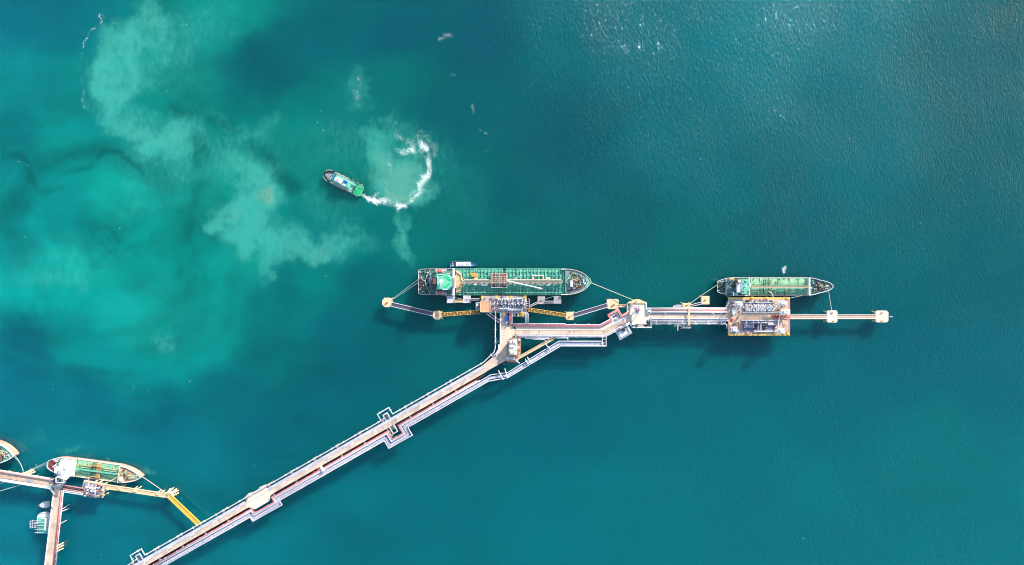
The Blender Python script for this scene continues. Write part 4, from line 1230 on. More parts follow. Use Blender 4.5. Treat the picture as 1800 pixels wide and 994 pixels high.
q = P(1288, 549, DZ)
t = thing('cabin', 'small white cabin at the road entrance of the eastern platform', 'cabin', q)
part('wall', MB().box(q.x - 1.3, q.x + 1.3, q.y - 2, q.y + 2, q.z, q.z + 2.8), m_white, t)
part('roof', MB().box(q.x - 1.5, q.x + 1.5, q.y - 2.2, q.y + 2.2, q.z + 2.81, q.z + 3), m_white, t)
part('door', MB().box(q.x - 1.36, q.x - 1.28, q.y - .5, q.y + .5, q.z, q.z + 2.1), m_grey, t)
q = P(1286.5, 563, DZ)
t = thing('hose_reel', 'round red-orange hose reel on the deck at the south-west road entrance', 'hose reel', q)
part('drum', MB().lathe(q, [(1.7, 0), (1.7, .5), (1.1, .55), (1.0, .2)], 16), m_red, t)
part('hub', MB().lathe(q + Vector((0, 0, .2)), [(.5, 0), (.5, .7)], 10), m_orange, t)
rk = thing('pump_skid', 'cluster of red firewater pumps at the end of the eastern platform road', 'pump', P(1366, 557, DZ))
for i in range(11):
    q = P(1358 + random.uniform(0, 19), 554 + random.uniform(0, 7), DZ)
    part('pump', MB().lathe(q, [(.8, 0), (.8, .5), (.45, .6), (.45, random.uniform(1, 1.8)), (.25, 2)], 10), random.choice((m_red, m_red, m_pink, m_maroon, m_white)), rk)
for y in (555, 557.6, 560):
    part('pipe', MB().tube(PP([(1357, y), (1386, y + .6)], DZ + .6), .3, 7), m_red if y < 558 else m_pink, rk)
pipeline('white bent pipe running south from the red pumps', [(1372.5, 549), (1368, 568), (1367.8, 584)], .6, m_white, z=DZ + 3)
for x, y, lab in ((1383.5, 525, 'north-east'), (1282.8, 524.6, 'north-west'), (1347, 524.6, 'middle of the north'), (1384.6, 587, 'south-east'), (1283, 588.6, 'south-west'), (1322, 524.4, 'west of middle of the north')):
    q = P(x, y, DZ)
    t = thing('mooring_hook', 'yellow mooring hook at the %s edge of the eastern platform' % lab, 'mooring hook', q, 'yellow hooks of the eastern platform')
    part('base_plate', MB().box(q.x - 1.5, q.x + 1.5, q.y - 1.2, q.y + 1.4, q.z + .13, q.z + .5), m_byel, t)
    b = MB()
    bollard_mesh(b, (q.x, q.y, q.z + .5), .5, 1.0)
    part('bollard', b, m_tan, t)
st = thing('access_stair', 'pale blue stair frame on the west face of the eastern platform', 'stairs', P(1278.6, 540, DZ))
part('frame', MB().tube(PP([(1276.6, 548), (1276.6, 538), (1279.6, 538), (1279.6, 531)], DZ + 1), .4, 6), m_lav, st)
part('landing', MB().prism(XY([(1277, 531), (1280, 531), (1280, 549), (1277, 549)]), DZ - .8, DZ - .5), m_bsteel, st)

catwalk('cream and pink walkway from the eastern platform to the first eastern dolphin', (1389, 557), (1455, 557), 4.6, 'pink', group='walkways east of the eastern platform')
catwalk('cream and pink walkway between the two easternmost dolphins', (1472, 557), (1540, 557), 4.4, 'pink', group='walkways east of the eastern platform')
dolphin('cream rounded square dolphin halfway along the eastern walkway', 1463.2, 557, 9.2, 10.6, .78, m_pale, hooks=((-.5, -6.5), (1, 8)), z=9.0)
dolphin('cream rounded dolphin at the far east tip of the jetty', 1550.5, 557, 11.4, 10.4, .72, m_pale, hooks=((-1, -6.5), (-1, 8)), z=9.0)
q = P(1563, 556.4, DZ)
t = thing('navigation_light', 'white navigation light arm on the far east dolphin', 'light', q)
part('arm', MB().beam(q, P(1568.4, 557.6, DZ + 1), .7, .5), m_white, t)
part('lantern', MB().lathe(P(1567.6, 557.4, DZ + 1), [(.5, 0), (.5, .8), (.2, 1.2)], 10), m_white, t)

# ------------------------------------------------------------------ jetty at the lower left
lj = thing('jetty_deck', 'peach deck road entering from the left frame edge in the lower left', 'deck', P(40, 842, 0))
ljx = [(-30, 822.5, 838.6), (-6, 826, 841.6), (18, 830, 845), (44, 834.4, 849.2), (70, 838.8, 853.4), (94, 842.6, 857.4)]
for (a, b, c), (d, e, f) in zip(ljx[:-1], ljx[1:]):
    part('deck_panel', MB().prism(XY([(a + .1, b + 3.4), (d - .1, e + 3.4), (d - .1, f - 2), (a + .1, c - 2)]), 10.9, DZ), m_peach, lj)
    for py in (b + 4, c - 4):
        qq = P(a + 12, py + 2, 9)
        add_pile(lj, (qq.x, qq.y), .6, 10.9)
part('edge_slab', MB().strip(PP([(-30, 824), (94, 844)]), -1.4, 1.3, DZ - .6, DZ + .25), m_pale, lj)
part('edge_slab', MB().strip(PP([(-30, 838.6), (90, 857)]), -.9, .7, DZ - .6, DZ + .25), m_white, lj)
part('hatch', MB().prism(XY([(46, 842.4), (58, 844.4), (57.2, 849), (45.2, 847)]), DZ - .1, DZ + .08), m_grey, lj)
pipeline('pink pipe along the north edge of the lower left road', [(-30, 824.6), (96, 845)], .5, m_pink)
pipeline('white pipe along the south edge of the lower left road', [(-30, 841), (87, 859.4), (94, 868)], .5, m_whitepipe)
lk = thing('jetty_deck', 'cream deck road running down off the bottom frame edge in the lower left', 'deck', P(96, 920, 0))
lkp = [(858, 94.4, 110.6), (882, 92.6, 108.4), (906, 90, 106.2), (930, 87.2, 103.6), (954, 84.2, 101), (978, 81.4, 98.6), (1014, 77.2, 95)]
for (a, b, c), (d, e, f) in zip(lkp[:-1], lkp[1:]):
    part('deck_panel', MB().prism(XY([(b + .6, a + .1), (c - 3.6, a + .1), (f - 3.6, d - .1), (e + .6, d - .1)]), 10.9, DZ), m_road, lk)
    for px in (b + 4, c - 9):
        qq = P(px, a + 10, 9)
        add_pile(lk, (qq.x, qq.y), .6, 10.9)
part('deck_slab', MB().prism(XY([(90.4, 846), (112, 849), (110.6, 857.6), (94.4, 857.6), (90, 856.4)]), 10.9, DZ - .02), m_pale, lk)
part('kerb', MB().strip(PP([(89.4, 857), (94.6, 866), (93.8, 872), (77, 1012)]), -.35, .35, DZ - .6, DZ + .8), m_white, lk)
pipeline('red pipe down the east side of the lower left road', [(108.6, 862), (93.4, 1012)], .42, m_pink, group='pipes of the lower left road')
pipeline('dark maroon pipe beside the red one on the lower left road', [(106.6, 870), (91.6, 1012)], .3, m_red, group='pipes of the lower left road')
pipeline('white pipe outermost on the east side of the lower left road', [(111.4, 862), (96, 1012)], .5, m_whitepipe, group='pipes of the lower left road')
pipeline('lavender pipe stub on the west side of the lower left road', [(93.6, 872), (90.8, 890), (93, 893)], .7, m_lav)
tw = thing('steel_tower', 'grey-blue steel tower with an open dark top at the lower left junction', 'tower', P(105, 846, DZ))
for x, y in ((98.6, 840), (112, 840.6), (98.6, 848.6), (112, 849)):
    part('leg', MB().beam(P(x, y, DZ), P(x, y, DZ) + Vector((0, 0, 9)), .6, .6), m_lav, tw)
part('frame', MB().tube(PP([(98.4, 839.4), (112, 840.4), (112, 849), (98.4, 848.4), (98.4, 839.4)], DZ + 9), .6, 6), m_lav, tw)
part('platform', MB().prism(XY([(100, 841), (110.6, 841.6), (110.6, 847.6), (100, 847)]), DZ + 5, DZ + 5.3), m_dark, tw)
part('equipment_box', MB().box(P(97.6, 848, DZ).x - 1, P(97.6, 848, DZ).x + 1, P(97.6, 848, DZ).y - 2, P(97.6, 848, DZ).y + 2, DZ, DZ + 3), m_bsteel, tw)
part('equipment_box', MB().box(P(113.4, 846, DZ).x - .8, P(113.4, 846, DZ).x + 1, P(113.4, 846, DZ).y - 2, P(113.4, 846, DZ).y + 2.6, DZ - 1, DZ + 4), m_white, tw)
pr = thing('pipe_rack', 'pink and white pipe rack linking lower left junction to its loading platform', 'pipe rack', P(128, 862, DZ - 1))
for i, (y0, y1, r, m_) in enumerate(((853, 859, .5, m_pink), (855.4, 861.4, .45, m_maroon), (857.4, 863.4, .45, m_maroon), (859.4, 865.4, .45, m_pink), (862.6, 868, .6, m_lav), (865, 870.6, .5, m_whitepipe))):
    part('pipe', MB().tube(PP([(110.5, y0), (147, y1)], DZ + .4), r, 8), m_, pr)
for x in (114, 124, 134, 143):
    part('cross_beam', MB().beam(P(x, 853.2 + (x - 110) * .16, DZ - .4), P(x, 866 + (x - 110) * .16, DZ - .4), .6, .6), m_white, pr)
    qq = P(x, 860 + (x - 110) * .16, 8)
    add_pile(pr, (qq.x, qq.y), .45, DZ - .6)
lp = thing('loading_platform', 'small pale loading platform with tangled white pipes by the white-housed tanker', 'platform', P(163, 860, 0))
part('deck_slab', MB().prism(XY([(147.4, 844.4), (184.6, 850.4), (181, 875.6), (158, 874.4), (141, 869.6)]), 10.6, DZ), m_grey, lp)
part('yellow_edge', MB().strip(PP([(147.6, 845), (184, 850.8), (180.6, 875)]), .1, 1.4, DZ - .4, DZ + .2), m_dolph, lp)
for i in range(26):
    x, y = random.uniform(147, 180), random.uniform(852, 871)
    an = random.choice((-.14, 1.43))
    L = random.uniform(4, 13)
    part('pipe', MB().tube(PP([(x, y), (min(182, x + L * math.cos(an)), min(874, y - L * math.sin(an) * .6))], DZ + random.uniform(.6, 2.2)), random.uniform(.25, .5), 7), random.choice((m_whitepipe, m_whitepipe, m_white, m_pink, m_lav, m_bsteel, m_pale)), lp)
for i in range(18):
    qq = P(random.uniform(148, 180), random.uniform(853, 872), DZ)
    part('equipment_box', MB().box(qq.x - random.uniform(.4, 1), qq.x + random.uniform(.4, 1), qq.y - .6, qq.y + .7, DZ, DZ + random.uniform(.8, 2.4)), random.choice((m_white, m_grey, m_rust, m_white, m_peach, m_dark)), lp)
for x, y, bx, by in ((150, 847, 1, 1), (182, 852, 2, 1), (179, 873, 2, 1), (160, 873, 1, -1), (176, 848, 2, 2), (168, 847, 2, 2), (181, 865, 3, 1)):
    qq = P(x, y, 9)
    add_pile(lp, (qq.x, qq.y), .65, 10.7, (bx, by), m_dolph)
for i, (x, y) in enumerate(((155, 857), (161, 858), (167, 859))):
    qq = P(x, y, DZ + 4)
    qq.z = DZ
    loading_arm('white loading arm on the small lower left platform, %s from the pipe rack' % ORD[i], qq, 'loading arms of the lower left platform', R(-8) + random.uniform(-.2, .2), tall=9)
catwalk('long cream walkway from the lower left platform to the yellow piled dolphin', (184, 855), (292, 871), 4.0, 'cream', group=None)
yd = dolphin('cream dolphin on splayed piles joining the cream and bright yellow walkways', 297, 870.4, 6.5, 5, .5, hooks=((-2, 0),))
for x, y, bx, by in ((299, 868, 3, 3), (301, 869, 4, 1.5), (296, 866, 1, 3), (302, 872, 3.6, 0), (293, 867, -1, 2.5)):
    qq = P(x, y, 9)
    add_pile(yd, (qq.x, qq.y), .7, 9.6, (bx, by), m_dolph)
catwalk('bright yellow walkway sloping from the splayed dolphin down to the trestle', (298.5, 872.6), (351, 922.4), 4.2, 'bright', group=None)
for x, y, bx, by, lab in ((101, 962, 3, 1.5, 'upper'), (100.4, 966, 3.5, 1, 'middle'), (100, 971, 3, .5, 'lower')):
    qq = P(x - 3, y, 9)
    add_pile(lk, (qq.x, qq.y), .7, 10.6, (bx, by), m_dolph)
for x, y, bx, by in ((108, 897, 4, 4), (107.6, 900, 5, 1), (105, 922, 2, 1)):
    qq = P(x - 1, y, 9)
    add_pile(lk, (qq.x, qq.y), .45, 10.6, (bx, by), m_lav)
for x, y, bx, by in ((45, 833, 3, 1.5), (43, 832, 2, 2), (47, 835, 3, .6)):
    qq = P(x, y, 9)
    add_pile(lj, (qq.x, qq.y), .7, 10.6, (bx, by), m_dolph)
for x, y, bx, by, n_ in ((160, 852, 0, 0, 0), (209, 858, 1, 2, 1), (236, 862, 1.5, 2, 2), (278, 868, 1, 1.5, 3)):
    t = thing('walkway_pier', 'small splayed pile pier under the long cream walkway, %s from the platform' % ORD[n_], 'pier', P(x, y + 1, 0), 'piers under the cream walkway') if n_ else None
    if t:
        part('cap', MB().prism(XY([(x - 3, y - 2), (x + 3, y - 1), (x + 2.6, y + 4), (x - 3.4, y + 3)], 10.4), 9, 10.4), m_dolph, t)
        for s in (-1, 1):
            qq = P(x + s * 2, y, 8)
            add_pile(t, (qq.x, qq.y), .55, 9.2, (bx + s * 1.5, by), m_dolph)

# ------------------------------------------------------------------ ships
m_green = M('green_deck_paint', (96, 184, 158), .6, var=.14, scale=.4, stain=(44, 116, 108), amt=.65, sscale=.16)
m_greenl = M('light_green_paint', (124, 214, 182), .55, var=.08, scale=.4, stain=(86, 176, 140), amt=.4, sscale=.3)
m_greend = M('dark_green_deck', (90, 138, 126), .6, var=.15, scale=.5, stain=(30, 48, 52), amt=.6, sscale=.25)
m_greeny = M('weathered_yellow_green_deck', (156, 204, 164), .65, var=.16, scale=.4, stain=(112, 146, 110), amt=.7, sscale=.2)
m_hullk = M('black_hull_paint', (26, 28, 34), .5, var=.2)
m_hullr = M('rust_red_hull_paint', (192, 164, 150), .6, var=.15, scale=.3, stain=(160, 112, 98), amt=.6, sscale=.15)
m_lifeb = M('orange_lifeboat', (244, 120, 104), .4, var=.05)
m_funnel = M('navy_funnel_paint', (44, 52, 84), .5, var=.1)
m_catw = M('pinkish_catwalk', (226, 190, 178), .6, var=.08, stain=(190, 130, 116), amt=.4, sscale=.4)
m_orangeb = M('orange_box_paint', (244, 168, 84), .5, var=.06)
m_brown = M('brown_winch_paint', (148, 92, 70), .6, var=.2, stain=(96, 60, 50), amt=.5, sscale=.6)
m_poop = M('maroon_deck_paint', (150, 60, 70), .6, var=.12, stain=(108, 44, 54), amt=.5, sscale=.3)
m_tugg = M('bright_green_deck', (40, 214, 130), .5, var=.06, stain=(24, 170, 106), amt=.3, sscale=.4)
m_tugb = M('pale_blue_deck', (120, 196, 214), .5, var=.08)
m_aqua = M('aqua_paint', (130, 226, 206), .5, var=.06)
m_bluehull = M('blue_hull_paint', (40, 70, 150), .4, var=.1)
m_bluebow = M('light_blue_deck', (110, 170, 216), .5, var=.06)
m_greyv = M('grey_violet_deck', (150, 164, 160), .65, var=.16, stain=(96, 104, 104), amt=.7, sscale=.25)

class Ship:
    """local px units: u forward from the stern, v to port; k metres per px; z metres over the water"""
    def __init__(s, name, label, cat, stern, bow, zd, k, group=None, sink=0.0):
        a, b = P(stern[0], stern[1], zd), P(bow[0], bow[1], zd)
        d = b - a
        s.k = k
        s.L = d.length / k
        s.zd = zd
        s.root = thing(name, label, cat, (a.x, a.y, -sink), group, math.atan2(d.y, d.x), local=True)
    def pt(s, u, v, z=0):
        return Vector((u * s.k, v * s.k, z))
    def hull(s, out, mat, z_top, draft=-4, flare=.9, boot=None, bow_h=0, name='hull'):
        """out: (u, halfwidth) from stern to bow; side walls lofted down to below the waterline"""
        k = s.k
        ring = [(u, w) for u, w in out] + [(u, -w) for u, w in out[::-1] if w > 0]
        if out[0][1] > 0:
            pass
        vs, fs = [], []
        n = len(ring)
        um = max(u for u, w in out)
        for lev, (z, f, rake) in enumerate(((None, 1.0, 0), (3.5, .985, .012), (draft - 3, .95, .03))):
            for u, w in ring:
                zz = s.top(u) if z is None else z
                uu = um / 2 + (u - um / 2) * (1 - rake)
                vs.append((uu * k, w * f * k, zz))
        for l in range(2):
            for i in range(n):
                j = (i + 1) % n
                fs.append((l * n + i, (l + 1) * n + i, (l + 1) * n + j, l * n + j))
        fs.append(tuple(2 * n + i for i in range(n)))
        mb = MB().add(vs, fs)
        return part(name, mb, mat, s.root)
    top = None
    def deck(s, out, mat, camber=.8, dz=0.0, name='deck', u0=None, u1=None, inset=.35, z=None):
        """cambered deck surface between u0 and u1"""
        st = [(u, w) for u, w in out if (u0 is None or u >= u0) and (u1 is None or u <= u1)]
        def wat(u):
            for (a, wa), (b, wb) in zip(out[:-1], out[1:]):
                if a <= u <= b:
                    return wa + (wb - wa) * (u - a) / max(b - a, 1e-6)
            return out[-1][1]
        if u0 is not None and st[0][0] > u0:
            st = [(u0, wat(u0))] + st
        if u1 is not None and st[-1][0] < u1:
            st = st + [(u1, wat(u1))]
        cols = 9
        vs, fs = [], []
        for u, w in st:
            w = max(w - inset, .02)
            for c in range(cols):
                y = -1 + 2 * c / (cols - 1)
                zz = (s.top(u + 1e-4) if z is None else z) + dz + camber * (1 - y * y)
                vs.append((u * s.k, y * w * s.k, zz))
        for i in range(len(st) - 1):
            for c in range(cols - 1):
                a = i * cols + c
                fs.append((a, a + cols, a + cols + 1, a + 1))
        # skirt downwards so that the deck is a closed slab
        m = len(vs)
        vs += [(x, y, z_ - 1.4) for x, y, z_ in vs]
        for i in range(len(st) - 1):
            for c in (0, cols - 1):
                a = i * cols + c
                fs.append((a, a + cols, a + cols + m, a + m))
        for i in (0, len(st) - 1):
            for c in range(cols - 1):
                a = i * cols + c
                fs.append((a, a + 1, a + 1 + m, a + m))
        return part(name, MB().add(vs, fs), mat, s.root)
    def rim(s, out, mat, u0, u1, h=1.1, t=.5, name='bulwark', both=True, z=None):
        pts = [(u, w) for u, w in out if u0 <= u <= u1]
        ring = [(u, w - .3) for u, w in pts]
        sides = [ring, [(u, -w) for u, w in ring]]
        if ring and ring[-1][1] <= 0.3:
            sides = [[(u, max(w, 0)) for u, w in ring] + [(u, -max(w, 0)) for u, w in ring[::-1][1:]]]
        if ring and u0 <= out[0][0] + .01 and len(sides) == 2:
            sides = [[(u, -w) for u, w in ring[::-1]] + ring]
        for r_ in sides:
            mb = MB()
            pts_ = [s.pt(u, v) for u, v in r_]
            for (ua, va), (ub, vb) in zip(r_[:-1], r_[1:]):
                za = (s.top(ua) if z is None else z)
                zb = (s.top(ub) if z is None else z)
                mb.beam(s.pt(ua, va, za + h / 2), s.pt(ub, vb, zb + h / 2), t, h)
            part(name, mb, mat, s.root)
    def box(s, name, u0, u1, v0, v1, z0, z1, mat, parent=None, inset=0):
        k = s.k
        return part(name, MB().prism([(u0 * k, v0 * k), (u1 * k, v0 * k), (u1 * k, v1 * k), (u0 * k, v1 * k)], z0, z1, inset), mat, parent or s.root)
    def poly(s, name, pts, z0, z1, mat, parent=None, inset=0):
        return part(name, MB().prism([(u * s.k, v * s.k) for u, v in pts], z0, z1, inset), mat, parent or s.root)
    def tube(s, name, pts, r, mat, parent=None, seg=7):
        return part(name, MB().tube([s.pt(*p) for p in pts], r, seg), mat, parent or s.root)
    def beam(s, name, a, b, w, h, mat, parent=None):
        return part(name, MB().beam(s.pt(*a), s.pt(*b), w, h), mat, parent or s.root)
    def winch(s, u, v, z, mat=None, ang=0.0, sc=1.0):
        c = s.pt(u, v, z)
        mat = mat or m_brown
        ca, sa = math.cos(ang), math.sin(ang)
        def q(x, y, zz):
            return (c.x + (x * ca - y * sa) * sc, c.y + (x * sa + y * ca) * sc, c.z + zz * sc)
        w = part('winch', MB().tube([q(0, -1.5, 1.0), q(0, 1.5, 1.0)], .65 * sc, 10), mat, s.root)
        for y in (-1.6, 0, 1.6):
            part('flange', MB().tube([q(0, y - .1, 1.0), q(0, y + .1, 1.0)], 1.0 * sc, 12), mat, w)
        part('bed', MB().prism([q(-1, -2.2, 0)[:2], q(1, -2.2, 0)[:2], q(1, 2.2, 0)[:2], q(-1, 2.2, 0)[:2]], c.z, c.z + .35 * sc), m_dark, w)
        part('motor', MB().tube([q(-.2, 1.8, .8), q(-.2, 3.0, .8)], .5 * sc, 8), m_greenl if random.random() < .4 else mat, w)
    def bitts(s, u, v, z, mat=None):
        for d in (-.9, .9):
            c = s.pt(u, v, z)
            part('bollard', MB().lathe((c.x + d, c.y, c.z), [(.4, 0), (.4, .9), (.52, 1.0), (.5, 1.15)], 10), mat or m_dark, s.root)
    def vent(s, u, v, z, mat=None, r=.5, h=1.6):
        c = s.pt(u, v, z)
        part('vent', MB().lathe(c, [(r * .55, 0), (r * .55, h * .6), (r, h * .65), (r, h * .9), (r * .5, h)], 10), mat or m_white, s.root)
    def hatch(s, u, v, z, du=2, dv=2, h=.8, mat=None):
        s.box('hatch', u - du / 2, u + du / 2, v - dv / 2, v + dv / 2, z - .2, z + h, mat or m_greenl, None, .12)
    def lifeboat(s, u, v, z, L=11, mat=None):
        k = s.k
        c = s.pt(u, v, z)
        prof = [(-.5, .25), (-.42, .7), (-.2, 1), (.2, 1), (.4, .75), (.5, .15)]
        vs, fs = [], []
        W = 1.55
        for t_, w in prof:
            for a in range(8):
                an = 2 * math.pi * a / 8
                vs.append((c.x + t_ * L * k, c.y + math.cos(an) * W * w, c.z + 1.3 + math.sin(an) * 1.35 * (w * .5 + .5)))
        for i in range(len(prof) - 1):
            for a in range(8):
                fs.append((i * 8 + a, i * 8 + (a + 1) % 8, (i + 1) * 8 + (a + 1) % 8, (i + 1) * 8 + a))
        fs += [tuple(range(8)), tuple(range(40, 48))]
        b = part('lifeboat', MB().add(vs, fs), mat or m_lifeb, s.root, True)
        part('canopy', MB().box(c.x - .7, c.x + 1.2, c.y - .7, c.y + .7, c.z + 2.3, c.z + 3.1), mat or m_lifeb, b)
        for d in (-.42, .42):
            part('davit', MB().beam((c.x + d * L * k, c.y, c.z - 1), (c.x + d * L * k, c.y, c.z + 3.4), .35, .35), m_white, b)
            part('davit', MB().beam((c.x + d * L * k, c.y - 2, c.z + 3.3), (c.x + d * L * k, c.y + 2, c.z + 3.3), .4, .35), m_white, b)

# ---- large tanker
K = S * (H - 8) / H
A = Ship('tanker', 'large green-decked tanker with a white bridge, moored at the western platform', 'tanker', (736, 495.8), (1038.6, 495.8), 8, K, sink=4.0)
outA = [(0, 20.2), (2, 21.4), (6, 22.4), (14, 22.9), (30, 23.2), (63, 23.2), (64, 23.2), (120, 23.2), (180, 23.2), (258, 23.0), (259, 22.9), (268, 22.0), (276, 20.4), (284, 17.6), (291, 13.6), (296, 9.6), (300, 5.2), (302.4, 0)]
def topA(u):
    return 13.2 if u < 63.5 else (13.8 + max(0, u - 262) * .03 if u > 258.5 else 11.0)
A.top = topA
A.hull(outA, m_hullk, 11)
A.deck(outA, m_greend, .25, name='poop_deck', u0=0, u1=63)
A.deck(outA, m_green, 1.5, name='main_deck', u0=64, u1=258)
A.deck(outA, m_greyv, .4, name='forecastle_deck', u0=259, u1=302.4)
A.rim(outA, m_white, 0, 63, 1.0, .32)
A.rim(outA, m_pale, 259, 303, 1.0, .5)
A.rim(outA, m_greenl, 64, 258.5, .5, .7, 'gunwale')
for a_, b_, c_, d_ in ((256, 262, 21.6, 22.9), (256, 262, -22.9, -21.6)):
    A.box('bulwark_wing', a_ - 6, b_, c_, d_, 11, 14.6, m_white)
A.box('breakwater', 257.6, 258.6, -20, 20, 11, 15, m_greenl)
# superstructure, tier by tier
sup = A.box('deckhouse', 22, 62, -16.5, 16.5, 13.3, 17.5, m_white)
A.box('boat_deck', 20.5, 63, -18, 18, 17.52, 17.8, m_greend)
A.box('deckhouse', 33, 62, -13.5, 13.5, 17.82, 23.4, m_white)
A.box('upper_deck', 32, 62.6, -14.2, 14.2, 23.42, 23.7, m_green)
A.poly('wheelhouse', [(38, -11.5), (56, -11.5), (61, -7), (61, 7), (56, 11.5), (38, 11.5)], 23.72, 28.6, m_white)
A.poly('wheelhouse_roof', [(37, -12), (45, -12), (45, -13.6), (56, -12), (61.4, -6), (61.4, 6), (52, 13), (37, 12.6)], 28.62, 28.95, m_greenl)
A.beam('roof_rail', (36.6, -12.2, 29.3), (36.6, 12.2, 29.3), .5, .6, m_white)
A.beam('roof_rail', (36.6, 12.2, 29.3), (46, 12.4, 29.3), .5, .6, m_white)
A.beam('roof_rail', (45, -13.4, 29.3), (54, -13.4, 29.3), .5, .6, m_white)
A.poly('roof_stripe', [(47, 9), (54, 10), (58, 5), (60.4, 4), (60.4, 1), (56, 2)], 28.97, 29.15, m_tugg)
A.poly('roof_stripe', [(46, -9), (50, -10.6), (58.6, -3), (57, -1.2)], 28.97, 29.15, m_tugg)
br = A.box('bridge_wing', 61.8, 65.2, -23.6, 23.6, 25.2, 26.6, m_white)
A.box('bridge_window', 65.21, 65.3, -9, 9, 26.7, 28, m_glass)
A.box('bridge_front', 62.8, 65.0, -11, 11, 13.3, 25.18, m_white)
for v in (-22, 22):
    A.beam('wing_strut', (63.4, v * .55, 18), (63.4, v, 25.2), .5, .5, m_white)
fn_ = A.poly('funnel', [(25, -4), (27, -6), (33, -6), (35, -4), (35, 6), (33, 7), (27, 7), (25, 5)], 17.8, 31, m_funnel)
A.poly('funnel_top', [(26, -3.5), (34, -3.5), (34, 5.5), (26, 5.5)], 31.02, 31.6, m_rust, fn_)
for v in (-1, 1.5, 4):
    A.tube('exhaust_pipe', [(29.5, v, 31), (28.5, v, 33)], .45, m_dark, fn_)
A.box('engine_casing', 21, 25, -6, 6, 17.8, 24, m_bsteel)
mast = A.tube('radar_mast', [(43.4, .6, 28.6), (43.4, .6, 40)], .45, m_white)
A.beam('yard', (43.4, -4, 36), (43.4, 5, 36), .8, .6, m_white, mast)
A.beam('yard', (40.4, .6, 33), (47, .6, 33), 1.0, .6, m_white, mast)
A.box('mast_platform', 41, 46.4, -3, 3.6, 32, 32.4, m_white, mast)
A.beam('radar_scanner', (44.6, -2.4, 37.6), (44.6, 3.2, 37.6), .5, .5, m_white, mast)
A.tube('satellite_dome', [(40, -6, 28.9), (40, -6, 30.6)], 1.0, m_white)
for v in (-19.2, 19.2):
    A.lifeboat(38, v, 17.6, 12)
for s_ in (1, -1):
    A.beam('rail', (21, s_ * 22, 15), (14, s_ * 7.5, 15), .35, 1.2, m_white)
    A.beam('rail', (44, s_ * 18.4, 18.6), (50, s_ * 22.6, 18.6), .35, 1.2, m_white)
    A.beam('rail', (14, s_ * 7.5, 15), (12, 0, 15), .3, 1.2, m_white)
    A.box('boat_platform', 30, 50, min(s_ * 17, s_ * 22), max(s_ * 17, s_ * 22), 16.6, 16.9, m_grey)
for i in range(58):
    u, v = random.uniform(2, 20), random.uniform(-19, 19)
    random.choice((lambda: A.winch(u, v, 13.4, random.choice((m_dark, m_brown, m_greenl)), random.choice((0, 1.57)), .8), lambda: A.bitts(u, v, 13.4), lambda: A.vent(u, v, 13.4), lambda: A.hatch(u, v, 13.4, random.uniform(1.4, 2.6), 1.6, 1, random.choice((m_dark, m_pale, m_tan, m_lav, m_dark)))))()
for i in range(16):
    u, v = random.uniform(23, 60), random.choice((-1, 1)) * random.uniform(13.8, 16.8)
    A.hatch(u, v, 17.9, random.uniform(1, 2.6), random.uniform(1, 2), random.uniform(.6, 1.8), random.choice((m_white, m_tan, m_orangeb, m_greend, m_dark, m_rust)))
for i in range(10):
    u, v = random.uniform(20.5, 34), random.uniform(-14, 14)
    A.hatch(u, v, 17.9, random.uniform(1, 2), random.uniform(1, 2), random.uniform(.6, 1.6), random.choice((m_white, m_bsteel, m_tugb, m_greend, m_dark)))
# forward of the house
A.poly('tan_deck', [(65.6, -20), (73, -19), (75, -12), (78, -4), (78, 4), (75, 14), (70, 20), (65.6, 20)], 11.6, 13.4, m_tan)
A.beam('rail', (66, 18, 14), (75, 12, 14), .35, .8, m_white); A.beam('rail', (75, 12, 14), (75, 4, 14), .35, .8, m_white); A.beam('rail', (75, 4, 14), (82, 1.5, 14), .35, .8, m_white)
A.beam('rail', (66, -18, 14), (74.5, -14, 14), .35, .8, m_pale); A.beam('rail', (74.5, -14, 14), (74.5, -4, 14), .35, .8, m_pale); A.beam('rail', (74.5, -4, 14), (82, -1.5, 14), .35, .8, m_pale)
# deck stiffeners over the cargo tanks
kk = 0
for i in range(29):
    u = 79 + i * 6.25
    for s_ in (1, -1):
        a_, b_ = sorted((s_ * 4.2, s_ * 21.8))
        mb = MB()
        mb.beam(A.pt(u, s_ * 4.2, 11 + 1.95), A.pt(u, s_ * 13, 11 + 1.55), .7, 1.3)
        mb.beam(A.pt(u, s_ * 13, 11 + 1.55), A.pt(u, s_ * 21.8, 11 + .75), .7, 1.3)
        part('deck_stiffener', mb, m_greenl if i % 5 in (1, 3) else m_green, A.root)
for s_ in (1, -1):
    A.tube('deck_pipe', [(80, s_ * 18.6, 12.6), (252, s_ * 18.6, 12.6)], .3, m_greenl)
    A.tube('deck_pipe', [(80, s_ * 10.4, 13.6), (252, s_ * 10.4, 13.6)], .25, m_green)
cw = A.box('catwalk', 76, 253, -.3, 1.3, 16.6, 16.9, m_catw)
for v in (-.7, 1.7):
    A.beam('catwalk_rail', (76, v, 17.4), (253, v, 17.4), .35, 1.0, m_pale)
for i in range(18):
    A.beam('catwalk_stand', (78 + i * 10, .5, 12.2), (78 + i * 10, .5, 16.6), .5, 1.6, m_greenl)
for v, m_ in ((-3.6, m_catw), (-2.5, m_greend), (2.9, m_greend), (4.0, m_pale)):
    A.tube('cargo_pipe', [(80, v, 14.2), (250, v, 14.2)], .36, m_)
